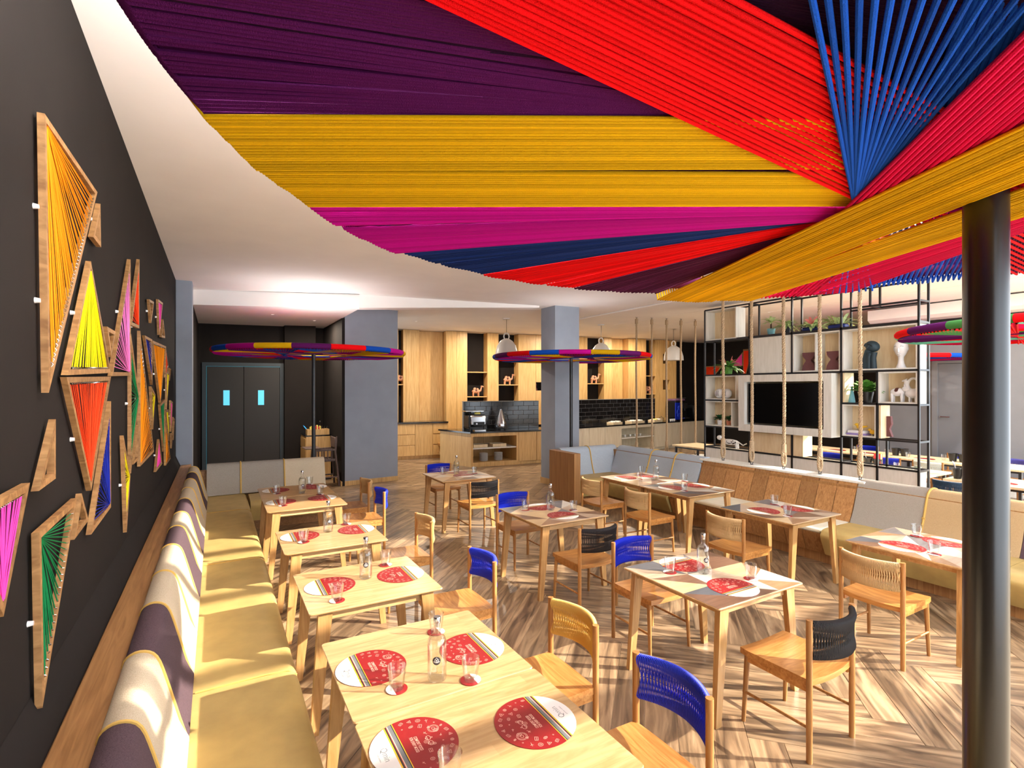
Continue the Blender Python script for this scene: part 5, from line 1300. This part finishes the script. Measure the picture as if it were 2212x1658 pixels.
# ================================================================== SHELVING SCREEN
SX0, SX1 = 9.0, 9.3
def SY(u):
    k = (u - U0) / F; d = SX0 / (SN + k * CS); return d * (CS - k * SN)
YL = [SY(1523), SY(1619), SY(1711), SY(1817.5), SY(1895), SY(1985)]
Za, Zb, Zc_, Zd, Ze, Zt2, Zt = 3.08, 2.37, 1.85, 1.30, .87, 3.40, 3.74
SH = thing('shelving_unit', 'tall black metal open shelving screen behind the right banquette', 'shelving', (9.15, 5.6, 0))
bar = .014
def bary(x, y0, y1, z): MB().box(x - bar, x + bar, min(y0, y1), max(y0, y1), z - bar, z + bar).part('frame_bar', M['black_metal'], SH, False)
def barx(y, z): MB().box(SX0 + bar, SX1 - bar, y - bar, y + bar, z - bar, z + bar).part('frame_bar', M['black_metal'], SH, False)
for x in (SX0, SX1):
    for i in (0, 1, 2, 3, 5):
        for za_, zb_ in (((0, Zt),) if i not in (1, 2) else ((0, 1.265), (2.37, Zt))): MB().box(x - bar, x + bar, YL[i] - bar, YL[i] + bar, za_, zb_).part('frame_post', M['black_metal'], SH, False)
    MB().box(x - bar, x + bar, YL[4] - bar, YL[4] + bar, .0, Zb).part('frame_post', M['black_metal'], SH, False)
    MB().box(x - bar, x + bar, YL[4] + .1 - bar, YL[4] + .1 + bar, Zt2, Zt).part('frame_post', M['black_metal'], SH, False)
    for z in (Za, Zb, Ze, Zt): bary(x, YL[0], YL[5], z)
    bary(x, YL[3], YL[5], Zt2); bary(x, YL[0], SY(1603), Zc_); bary(x, YL[3], YL[5], Zc_); bary(x, YL[0], SY(1603), Zd); bary(x, YL[3], YL[5], Zd); bary(x, YL[0], YL[5], .05)
for z in (Za, Zb, Ze, Zt, Zd, Zc_):
    for i in (0, 1, 2, 3, 5):
        if not (i in (1, 2) and 1.28 < z < 2.36): barx(YL[i], z)
barx(YL[4] + .1, Zt); barx(YL[4] + .1, Zt2); barx(YL[5], Zt2)
def sbox(y1, y0, z0, z1, label, back=True, div=None, mat='ply', x0=SX0 - .005, x1=SX1 - .02, th=.022):
    t = thing('shelf_box', label, 'shelf box', ((x0 + x1) / 2, (y0 + y1) / 2, z0), 0, 'plywood boxes in the screen')
    y1 -= .016; y0 += .016; z0 += .016; z1 -= .016
    MB().box(x0, x1, y0, y1, z0, z0 + th).part('bottom_panel', M['ply_white'], t, False); MB().box(x0, x1, y0, y1, z1 - th, z1).part('top_panel', M['ply_white'], t, False)
    MB().box(x0, x1, y0, y0 + th, z0 + th, z1 - th).part('side_panel', M['ply_white'], t, False); MB().box(x0, x1, y1 - th, y1, z0 + th, z1 - th).part('side_panel', M['ply_white'], t, False)
    if back: MB().box(x1 - .012, x1, y0 + th, y1 - th, z0 + th, z1 - th).part('back_panel', M[mat], t, False)
    if div: MB().box(x0, x1 - .012, div - .012, div + .012, z0 + th, z1 - th).part('divider', M['ply_white'], t, False)
    return t
def spanel(y1, y0, z0, z1, label, mat='ply_white'):
    MB().bbox(SX0 - .004, SX1 - .02, y0 + .016, y1 - .016, z0 + .016, z1 - .016, .003).thing('cabinet_box', M[mat], label, 'cabinet', (9.15, (y0 + y1) / 2, z0), 'closed boxes in the screen')
Y1592 = SY(1592)
sbox(YL[0], Y1592, Za, Zt, 'empty plywood box at the top left of the screen')
spanel(YL[1], YL[2], Zb, Za, 'pale closed box above the television')
ym = (YL[2] + YL[3]) / 2
sbox(YL[2], YL[3], Zb, Za, 'plywood box holding two maroon vases', True, ym)
sbox(YL[3], YL[5], Zb, Za, 'wide plywood box holding two head sculptures')
sbox(YL[0], Y1592, Zc_, Zb, 'small plywood box holding white round ornaments')
sbox(YL[0], SY(1603), Zd, Zc_, 'plywood box holding small potted plants', True, Y1592 + .12)
sbox(YL[4], YL[5], Zc_, Zb, 'plywood box holding animal ornaments')
sbox(YL[3], YL[4], Zd, Zc_, 'plywood box holding yellow birds and books')
MB().bbox(SX0, SX1 - .02, YL[4] - .05, YL[4] - .02, Zd + .016, Zc_ - .016, .002).thing('side_board', M['ply'], 'narrow plywood side board under the animal box', 'panel', (9.1, YL[4] - .03, Zd))
MB().bbox(SX0, SX1 - .02, YL[3] - .05, YL[3] - .02, Zc_ + .016, Zb - .016, .002).thing('side_board', M['ply'], 'narrow plywood side board beside the broad leaved plant', 'panel', (9.1, YL[3] - .03, Zc_))
spanel(YL[1], YL[2], Ze, 1.27, 'oak faced box directly under the television', 'ply')
for i, nm_ in enumerate(('leftmost', 'second', 'third')):
    spanel(YL[i], YL[i + 1], .05, Ze, 'pale closed base box of the screen, %s from left' % nm_, 'ply_white')
spanel(YL[3], YL[4], .05, Ze, 'pale closed base box of the screen, second from right'); spanel(YL[4], YL[5], .05, Ze, 'pale closed base box of the screen, rightmost')
MB().bbox(SX0, SX1 - .02, YL[2] - .2, YL[2] - .02, Ze + .016, 1.27, .002).thing('side_board', M['ply'], 'short plywood board under the television frame', 'panel', (9.1, YL[2] - .1, Ze))
# television in a chunky frame
tv = thing('television', 'flat black television set in a thick white timber frame', 'television', (8.95, 5.6, 1.30))
yl, yr, z0, z1 = SY(1605), SY(1806), 1.275, 2.35; fx0, fx1 = 8.86, 9.22; bwid = .13
oq = [(yl, z0), (yr, z0), (yr, z1), (yl, z1)]; iq = [(yl - bwid, z0 + bwid), (yr + bwid, z0 + bwid), (yr + bwid, z1 - bwid), (yl - bwid, z1 - bwid)]
for i in range(4):
    j = (i + 1) % 4; MB().prism([(fx0, *oq[i]), (fx0, *oq[j]), (fx0, *iq[j]), (fx0, *iq[i])], (fx1 - fx0, 0, 0)).part('frame_side', M['ply_white'], tv, False)
MB().box(fx1 - .02, fx1, yr + bwid, yl - bwid, z0 + bwid, z1 - bwid).part('back_board', M['ply'], tv, False)
MB().bbox(8.93, 8.99, yr + bwid + .06, yl - bwid - .03, z0 + bwid + .03, z1 - bwid - .03, .006).part('screen', M['tv'], tv); MB().box(8.99, 9.2, 5.4, 5.7, 1.7, 1.9).part('wall_bracket', M['black'], tv, False)
# ---- ornaments and plants
def foliage(mb, c_, n, L, wd, spread, rnd, droop=.35, up=.6):
    for i in range(n):
        a = rnd.uniform(0, 2 * PI); el = rnd.uniform(up - .5, up + .6); l = L * rnd.uniform(.6, 1.1); w2 = wd * rnd.uniform(.7, 1.2)
        d = Vector((math.cos(a) * math.cos(el), math.sin(a) * math.cos(el), math.sin(el))); sd_ = d.cross(Vector((0, 0, 1))).normalized()
        st = Vector(c_) + Vector((math.cos(a), math.sin(a), 0)) * spread * rnd.random()
        rows = []
        for q in range(5):
            t_ = q / 4; p_ = st + d * l * t_ + Vector((0, 0, -droop * l * t_ * t_)); ww = w2 * math.sin(PI * min(.98, .08 + t_ * .9)) * (1 if q < 4 else .15)
            rows += [p_ - sd_ * ww / 2 + Vector((0, 0, ww * .12)), p_, p_ + sd_ * ww / 2 + Vector((0, 0, ww * .12))]
        mb.add(rows, [(3 * q + k, 3 * q + k + 1, 3 * q + 3 + k + 1, 3 * q + 3 + k) for q in range(4) for k in range(2)])
def plant(x, y, z, label, pot, potmat, leafmat, n, L, wd, seed, extra=None, trunk=0, droop=.35, up=.6):
    t = thing('potted_plant', label, 'plant', (x, y, z), 0, 'plants on the screen')
    rnd = random.Random(seed); L *= 1.35; wd *= 1.2; n = int(n * 1.3)
    if pot == 'tray':
        MB().bbox(x - .07, x + .07, y - .14, y + .14, z, z + .07, .015).part('pot', M[potmat], t); h = .07; MB().box(x - .06, x + .06, y - .13, y + .13, z + .068, z + .073).part('soil', M['soil'], t, False)
    else:
        r = pot; MB().lathe([(0, 0), (r * .75, 0), (r, r * 1.5), (r, r * 1.6), (r * .9, r * 1.6), (r * .86, r * 1.45), (0, r * 1.45)], 18, (x, y, z)).part('pot', M[potmat], t); h = r * 1.5; MB().lathe([(0, r * 1.44), (r * .86, r * 1.46), (0, r * 1.5)], 14, (x, y, z)).part('soil', M['soil'], t)
    if trunk: MB().cyl((x, y, z + h - .01), (x, y, z + h + trunk), .016, .012, 8).part('trunk', M['soil'], t)
    fm_ = MB(); foliage(fm_, (x, y, z + h + trunk), n, L, wd, .03 if pot != 'tray' else .10, rnd, droop, up); fm_.part('foliage', M[leafmat], t, True, False, stuff=True)
    if extra: em_ = MB(); foliage(em_, (x, y, z + h + .06), 7, L * .8, wd, .05, rnd, .2, .9); em_.part('bracts', M[extra], t, True, False, stuff=True)
sx = 9.15
za = Za + bar
MB().box(SX0 - bar, SX1 + bar, YL[5] + .0, Y1592, Za + bar, Za + bar + .012).thing('shelf_board', M['black_metal'], 'thin black top board carrying the row of plants', 'shelf', (9.15, 5, Za)); za += .013
plant(sx, SY(1655), za, 'small palm in a teal pot, leftmost of the top row', .075, 'teal', 'leaf_pale', 22, .2, .035, 1, None, .12, .5, .7)
plant(sx, SY(1688), za, 'spreading plant in a dark bowl beside the small palm', .08, 'black', 'leaf_pale', 34, .24, .05, 2, None, .02, .5, .6)
plant(sx, SY(1742), za, 'pale leafy plant with pink bract on the top row', 'tray', 'blue_plastic', 'leaf_pale', 40, .22, .05, 3, 'pinkleaf', 0, .5, .6)
plant(sx, SY(1800), za, 'pale leafy plant in a blue tray, rightmost of top row', 'tray', 'blue_plastic', 'leaf_pale', 44, .24, .05, 4, None, 0, .45, .7)
plant(sx, SY(1563), Zb + bar, 'bright plant with pink bracts in a green pot', .09, 'leaf', 'leaf', 44, .26, .055, 5, 'pinkleaf', 0, .5, .5)
plant(sx, (YL[3] + YL[4]) / 2 - .03, Zc_ + bar, 'broad leaved green plant in a black bowl', .11, 'black', 'leaf', 40, .26, .09, 6, None, 0, .35, .8)
zs = Zd + .016 + .022
plant(sx, SY(1545), zs, 'small plant in a white pot', .06, 'white', 'leaf_dark', 20, .12, .05, 7, None, .03, .3, .6)
plant(sx + .03, SY(1562), zs, 'small plant in a terracotta pot', .055, 'terracotta', 'leaf_dark', 18, .12, .045, 8, None, .03, .3, .6)
def vase(y, label):
    hp_ = [(.15, 0), (.13, .10), (.085, .18), (.055, .215), (.06, .24), (.10, .28), (.13, .33), (.14, .40)]; pr = hp_ + [(-a, b) for a, b in hp_[::-1]]
    z = Zb + .016 + .0225; MB().prism([(9.08, y + a, z + b) for a, b in pr], (.10, 0, 0)).thing('hourglass_vase', M['maroon'], label, 'vase', (9.13, y, z), 'maroon vases', False).scale = (.8, .8, .8)
vase((YL[2] + ym) / 2 - .03, 'maroon hourglass vase, left of the pair'); vase((ym + YL[3]) / 2 - .03, 'maroon hourglass vase, right of the pair')
zh = Zb + .016 + .0225
y = SY(1938); hx = 9.12
t = thing('head_sculpture', 'white long necked head sculpture', 'sculpture', (hx, y, zh)); t.scale = (.72, .72, .72)
hb = MB().lathe([(0, 0), (.10, 0), (.085, .03), (.06, .10), (.05, .18), (.055, .24), (.09, .29), (.118, .36), (.13, .43), (.125, .49), (.10, .54), (.06, .57), (0, .58)], 24, (hx, y, zh)); hb.ell((hx - .12, y, zh + .38), (.02, .018, .06)); hb.ell((hx - .095, y, zh + .30), (.022, .04, .012)); hb.ell((hx - .09, y, zh + .275), (.022, .035, .012)); hb.ell((hx, y - .125, zh + .41), (.03, .015, .045)); hb.ell((hx, y + .125, zh + .41), (.03, .015, .045))
hb.part('head', M['white'], t); br = MB(); [br.tube([(hx - .118, y + s * .01, zh + .43), (hx - .122, y + s * .05, zh + .465), (hx - .10, y + s * .09, zh + .45)], .004, 5) for s in (-1, 1)]; br.part('brow_lines', M['grey_print'], t)
y = SY(1875); t = thing('head_sculpture', 'dark stone figure resting its head on its hands', 'sculpture', (hx, y, zh)); t.scale = (.78, .78, .78)
db = MB(); db.tube([(hx, y + .10, zh), (hx, y + .09, zh + .2), (hx - .01, y + .05, zh + .36), (hx - .02, y, zh + .42)], [.09, .085, .08, .07], 14); db.tube([(hx - .05, y + .03, zh), (hx - .06, y + .03, zh + .25), (hx - .07, y + .0, zh + .33)], [.05, .045, .05], 12); db.tube([(hx - .05, y - .06, zh), (hx - .05, y - .05, zh + .22), (hx - .05, y - .07, zh + .34)], [.055, .05, .055], 12)
R_ = Matrix.Translation((hx - .02, y - .02, zh + .46)) @ Matrix.Rotation(.5, 4, 'X'); db.ell((0, 0, 0), (.12, .135, .11), 18, 12, R_); db.ell((-.1, .02, -.02), (.025, .02, .05), 10, 6, R_); db.ell((0, .14, -.03), (.03, .02, .04), 10, 6, R_); db.part('figure', M['slate'], t); ln = MB(); ln.tube([R_ @ Vector((-.122, -.05, .02)), R_ @ Vector((-.127, 0, .03)), R_ @ Vector((-.12, .06, .02))], .005, 5); ln.part('brow_line', M['black'], t)
zz = Zc_ + .016 + .0225
for i, u in enumerate((1546, 1562)):
    y = SY(u); t = thing('face_ornament', 'white round ornament with black line face, %s' % ('left', 'right')[i], 'ornament', (9.12, y, zz), 0, 'white face ornaments'); MB().ell((9.12, y, zz + .10), (.09, .10, .10), 18, 12).part('ball', M['white'], t); lm_ = MB(); [lm_.tube([(9.12 - math.sqrt(max(.0001, .0083 - (h - .10) ** 2 * .8)) - .002, y + s * .03, zz + h) for h in (.05, .09, .13, .16)], .004, 5) for s in (-1, .2)]; lm_.part('face_lines', M['black'], t)
y = SY(1597); t = thing('leaf_ornament', 'small stack of pink shell dishes beside the television', 'ornament', (9.15, y, Zc_ + bar)); [MB().lathe([(0, .02 + k * .055), (.07, .05 + k * .055), (.09, .075 + k * .055), (.085, .075 + k * .055), (0, .03 + k * .055)], 16, (9.15, y, Zc_ + bar - .018)).part('dish', M['terracotta'], t) for k in range(4)]
y = SY(1592) - .10; zq = zs; t = thing('desk_lamp', 'small black desk lamp in the plant box', 'lamp', (9.13, y, zq)); MB().lathe([(0, 0), (.06, 0), (.06, .02), (0, .025)], 16, (9.13, y, zq)).part('base', M['black'], t); MB().tube([(9.13, y, zq + .02), (9.13, y - .02, zq + .2), (9.12, y, zq + .34)], .012, 6).part('arm', M['black'], t); MB().ell((9.11, y + .01, zq + .36), (.06, .07, .045)).part('lamp_head', M['black'], t)
zz = Zc_ + .016 + .0225
y = SY(1930); t = thing('bull_figurine', 'white and dark brown bull figurine', 'figurine', (9.13, y, zz)); bm_ = MB(); bm_.ell((9.13, y, zz + .15), (.06, .10, .065), 14, 8); [bm_.cyl((9.13 + a, y + b, zz), (9.13 + a, y + b, zz + .13), .014, .022, 8) for a in (-.03, .03) for b in (-.065, .065)]; bm_.ell((9.12, y - .11, zz + .20), (.04, .05, .045)); [bm_.tube([(9.12 + s * .03, y - .11, zz + .23), (9.12 + s * .05, y - .11, zz + .27)], [.012, .005], 6) for s in (-1, 1)]; bm_.part('body', M['white'], t); MB().ell((9.13, y + .0, zz + .165), (.062, .05, .055)).part('brown_patch', M['camel_dark'], t)
y = SY(1964); t = thing('bird_ornament', 'white ceramic bird ornament with ring tail', 'ornament', (9.13, y, zz)); bm_ = MB(); bm_.ell((9.13, y, zz + .13), (.07, .11, .075), 16, 10); bm_.tube([(9.13, y + .06, zz + .17), (9.13, y + .09, zz + .27), (9.13, y + .09, zz + .33)], [.04, .03, .03], 10); bm_.tube([(9.13, y + .08, zz + .33), (9.13, y + .15, zz + .32)], [.03, .008], 8); bm_.tube([(9.13, y + .07 * math.cos(a) - .0, zz + .27 + .09 * math.sin(a)) for a in [q * PI / 8 for q in range(16)]], .018, 8, closed=True); [bm_.cyl((9.13 + a, y + b, zz), (9.13 + a, y + b, zz + .1), .012, n=8) for a in (-.03, .03) for b in (-.04, .04)]; bm_.part('body', M['white'], t)
zz = Zd + .016 + .0225
for i, (u, dz) in enumerate(((1881, 0), (1852, .075))):
    y = SY(u); t = thing('bird_figurine', 'small yellow bird figurine, %s' % ('standing on the box floor', 'perched on the books')[i], 'figurine', (9.08, y, zz + dz), 0, 'yellow birds'); bm_ = MB(); bm_.ell((9.08, y, zz + dz + .06), (.03, .06, .035), 12, 8); bm_.ell((9.08, y + .05, zz + dz + .095), (.024, .028, .024)); bm_.tube([(9.08, y + .07, zz + dz + .095), (9.08, y + .095, zz + dz + .092)], [.009, .002], 6); bm_.tube([(9.08, y - .04, zz + dz + .06), (9.08, y - .11, zz + dz + .075)], [.02, .01], 6); bm_.part('body', M['yellow_bird'], t); lg = MB(); [lg.cyl((9.08 + a, y, zz + dz), (9.08 + a, y, zz + dz + .04), .004, n=6) for a in (-.012, .012)]; lg.part('legs', M['black'], t)
for i, (c_, h0, h1, w_) in enumerate((((150, 130, 190), 0, .03, .3), ((238, 238, 242), .031, .07, .26))):
    y = (YL[3] + YL[4]) / 2 + .06; MB().bbox(9.03, 9.2, y - w_ / 2, y + w_ / 2, zz + h0, zz + h1, .004).thing('book', flat('book_cover_%d' % i, c_, .6), ('lilac book lying at the bottom of the pile', 'white book lying on the lilac book')[i], 'book', (9.1, y, zz + h0))
y = SY(1878) - .02; MB().prism([(9.17, y - .16 + a, zz + b) for a, b in ((-.06, 0), (.06, 0), (.03, .12), (.06, .22), (.06, .32), (-.04, .32), (-.05, .2), (-.02, .12))], (.06, 0, 0)).thing('maroon_vase', M['maroon'], 'maroon angular vase behind the yellow bird', 'vase', (9.2, y - .16, zz), None, False)
y = SY(1833); MB().lathe([(0, 0), (.05, 0), (.05, .02), (.03, .14), (.015, .24), (.02, .26), (0, .27)], 14, (9.1, y, Zc_ + bar)).thing('slim_vase', M['teal'], 'slim pale teal vase beside the broad leaved plant', 'vase', (9.1, y, Zc_ + bar))
# leopard tray on lower left of the screen
t = thing('spotted_figurine', 'white leopard figurine with black spots on the screen base', 'figurine', (9.1, SY(1570), Ze + bar)); bz = Ze + bar; y = SY(1570); bm_ = MB(); bm_.ell((9.1, y, bz + .12), (.06, .22, .06), 16, 8); [bm_.cyl((9.1 + a, y + b, bz), (9.1 + a, y + b * .9, bz + .11), .016, .026, 8) for a in (-.03, .03) for b in (-.17, .17)]; bm_.ell((9.1, y + .25, bz + .19), (.05, .06, .05)); bm_.tube([(9.1, y - .2, bz + .13), (9.1, y - .3, bz + .08), (9.1, y - .38, bz + .12)], .012, 6); bm_.part('body', M['white'], t)
sp_ = MB(); rn = random.Random(4); [sp_.ell((9.1 - .052, y + rn.uniform(-.18, .18), bz + .12 + rn.uniform(-.035, .04)), (.008, .012, .010), 6, 4) for _ in range(26)]; sp_.part('spots', M['black'], t, stuff=True)
# triangular art on the dark far wall, seen through the screen
def far_art(u0, pts, colr, label):
    y0 = on_line(u0, Vector((16.57, 0)), Vector((0, 1))).y; q = [Vector((16.53, y0 + a, b)) for a, b in pts]; t = thing('string_art', label, 'wall art', (16.53, y0, pts[0][1]), 0, 'string art on the far dark wall')
    c_ = sum(q, Vector()) / 3; inn = [p_ + (c_ - p_) * .14 for p_ in q]
    for i in range(3): j = (i + 1) % 3; MB().prism([q[i], q[j], inn[j], inn[i]], (.03, 0, 0)).part('frame_bar', M['frame'], t, False)
    st_ = MB(); [st_.tube([inn[0] + Vector((.015, 0, 0)), inn[1].lerp(inn[2], (k + .5) / 30) + Vector((.015, 0, 0))], .012, 4, cap=False) for k in range(30)]; st_.part('stretched_cords', YARN[colr], t, True, False, stuff=True)
far_art(1537, [(.25, 2.95), (.25, 2.2), (-.55, 2.95)], 'red', 'red string triangle behind the bright plant'); far_art(1594, [(.28, 2.9), (-.22, 2.9), (-.22, 3.4)], 'hotpink', 'pink string triangle on the far dark wall'); far_art(1612, [(.1, 3.5), (-.3, 3.5), (.1, 2.25)], 'red', 'tall red string triangle on the far dark wall')

# ================================================================== COMMUNAL TABLES BEYOND
def comm_table(x0, x1, y0, y1, label):
    t = thing('communal_table', label, 'table', ((x0 + x1) / 2, (y0 + y1) / 2, 0), 0, 'pale communal tables')
    MB().bbox(x0, x1, y0, y1, .715, .75, .004).part('tabletop', M['ply'], t, False)
    for sx_ in (x0 + .05, x1 - .05):
        for sy_ in (y0 + .08, y1 - .08): MB().box(sx_ - .02, sx_ + .02, sy_ - .02, sy_ + .02, 0, .715).part('leg', M['black_metal'], t, False)
        MB().box(sx_ - .012, sx_ + .012, y0 + .08, y1 - .08, .68, .714).part('frame_rail', M['black_metal'], t, False)
comm_table(9.5, 10.35, 7.75, 8.9, 'pale communal table left of the shelving screen'); comm_table(9.45, 10.3, 5.2, 7.6, 'pale communal table right behind the television'); comm_table(9.45, 10.3, 3.75, 5.15, 'pale communal table behind the right half of the screen'); comm_table(9.45, 10.3, .6, 3.55, 'long pale communal table right of the screen')
comm_table(11.5, 12.3, 5.3, 7.4, 'far communal table with buckets, left part'); comm_table(11.5, 12.3, 3.2, 5.25, 'far communal table with buckets, right part')
def bucket(x, y, label, papers=True):
    z = .751; t = thing('condiment_bucket', label, 'bucket', (x, y, z), 0, 'black condiment buckets')
    for s in (-.075, .075): MB().lathe([(0, 0), (.05, 0), (.072, .15), (.068, .15), (.046, .006), (0, .006)], 16, (x, y + s, z)).part('pail', M['black_metal'], t)
    MB().box(x - .02, x + .02, y - .03, y + .03, z + .10, z + .14).part('link', M['black_metal'], t, False)
    if papers:
        for k in range(5): MB().box(x - .04 + k * .018, x - .036 + k * .018, y - .13, y - .03, z + .02, z + .24 + .015 * (k % 2)).part('paper_packet', M[('red_paper', 'yellow_paper', 'whitemat', 'yellow_paper', 'red_paper')[k]], t, False)
        for k in range(4): MB().cyl((x - .02 + k * .012, y + .075, z + .02), (x - .05 + k * .03, y + .10 + .02 * k, z + .25), .004, n=5).part('cutlery', M['chrome'], t)
bucket(9.75, SY(1800) - .25, 'black bucket pair with napkins behind the screen'); bucket(9.62, 3.35, 'black bucket pair with yellow napkins on the right table'); bucket(11.85, 5.15, 'black bucket on the far table', False); bucket(11.8, 4.2, 'black bucket on the far table right end', False)
k = 0
for (x, y, r, lb) in ((9.75, 5.55, -PI / 2, 'left'), (9.75, 4.75, -PI / 2, 'centre'), (9.75, 4.05, -PI / 2, 'right'), (9.7, 2.95, -PI / 2, 'far right')):
    t_ = placemat(x, y, r, 'red placemat on the communal table behind screen, %s' % lb, False)
for (x, y, lb) in ((11.75, 6.3, 'left'), (11.75, 5.65, 'second'), (11.75, 4.7, 'third'), (11.75, 3.75, 'right')): placemat(x, y, -PI / 2, 'red placemat on the far communal table, %s' % lb, False)
for (x, y, lb) in ((9.9, 4.35, 'centre'), (9.98, 2.62, 'by the black post'), (11.9, 6.0, 'far left'), (11.9, 5.4, 'far second'), (11.7, 4.95, 'far third'), (11.9, 4.45, 'far fourth'), (11.7, 3.95, 'far right')): tumbler(x, y, .7515, 'clear tumbler on a communal table, %s' % lb, 0, False)
xk, yk = 9.62, SY(1905) - .2; t = thing('terrarium', 'tiny succulent in a square glass on communal table', 'plant', (xk, yk, .751)); MB().box(xk - .05, xk + .05, yk - .05, yk + .05, .7515, .86).part('glass_box', M['glass'], t, False); MB().ell((xk, yk, .785), (.045, .045, .03)).part('soil', M['soil'], t); fm_ = MB(); foliage(fm_, (xk, yk, .80), 14, .07, .02, .01, random.Random(9), .1, 1.0); fm_.part('foliage', M['leaf'], t, True, False, stuff=True)
chair(8.98, 3.28, -PI / 2, 'slate', 'slate cord chair half hidden behind the black post', 'chairs at the communal tables')
chair(10.75, 5.9, PI / 2, 'blue', 'blue cord chair between the communal tables, left', 'chairs at the communal tables'); chair(11.0, 5.0, -PI / 2, 'blue', 'blue cord chair between the communal tables, centre', 'chairs at the communal tables'); chair(11.0, 4.35, -PI / 2, 'white', 'white cord chair seen through the screen', 'chairs at the communal tables'); chair(12.8, 4.5, PI / 2, 'blue', 'blue cord chair beyond the far communal table', 'chairs at the communal tables'); chair(12.75, 3.75, PI / 2, 'violet', 'violet cord chair near the grey door', 'chairs at the communal tables'); chair(12.8, 6.2, PI / 2, 'blue', 'blue cord chair at the far left communal table', 'chairs at the communal tables')
chair(11.9, 8.3, PI / 2, 'tan', 'tan cord chair seen low through the screen, left', 'chairs at the communal tables'); chair(11.9, 7.7, PI / 2, 'blue', 'blue cord chair seen low through the screen, left', 'chairs at the communal tables')
chair(*PD(968, 15.4), 0, 'black', 'black cord chair behind the end of the buffet island', 'chairs by the buffet')

# added fill lights with invented fittings (kitchen, alcove and gallery)
for i, (x, y, e) in enumerate(((4.6, 13.2, 60), (7.0, 13.6, 60), (9.6, 13.2, 60), (12.2, 13.0, 60), (1.0, 11.6, 45), (1.9, 12.2, 30), (11.0, 7.4, 60), (11.0, 4.4, 60))):
    zc = (ZA if y < 13 and x < 2.3 else ZC) - (.031 if 8 < x < 12.4 and y < 11 else 0)
    t = thing('fill_light', 'small added downlight %s' % ('over the drawers', 'over the buffet island', 'over the long worktop', 'over the coffee machine', 'in front of the kitchen doors', 'over the waiter station', 'behind the screen, far', 'behind the screen, near')[i], 'lamp', (x, y, zc), 0, 'added fill lights')
    MB().lathe([(.03, 0), (.038, -.003), (.038, 0)], 20, (x, y, zc)).part('trim_ring', M['white'], t); MB().lathe([(0, -.001), (.03, -.001), (0, -.0015)], 20, (x, y, zc)).part('lens', emit('fill_light_lens', (1, .9, .75), .6), t)
    lamp('fill_light_lamp', (x, y, zc - .02), e, WARM, .1, (x, y, 0))
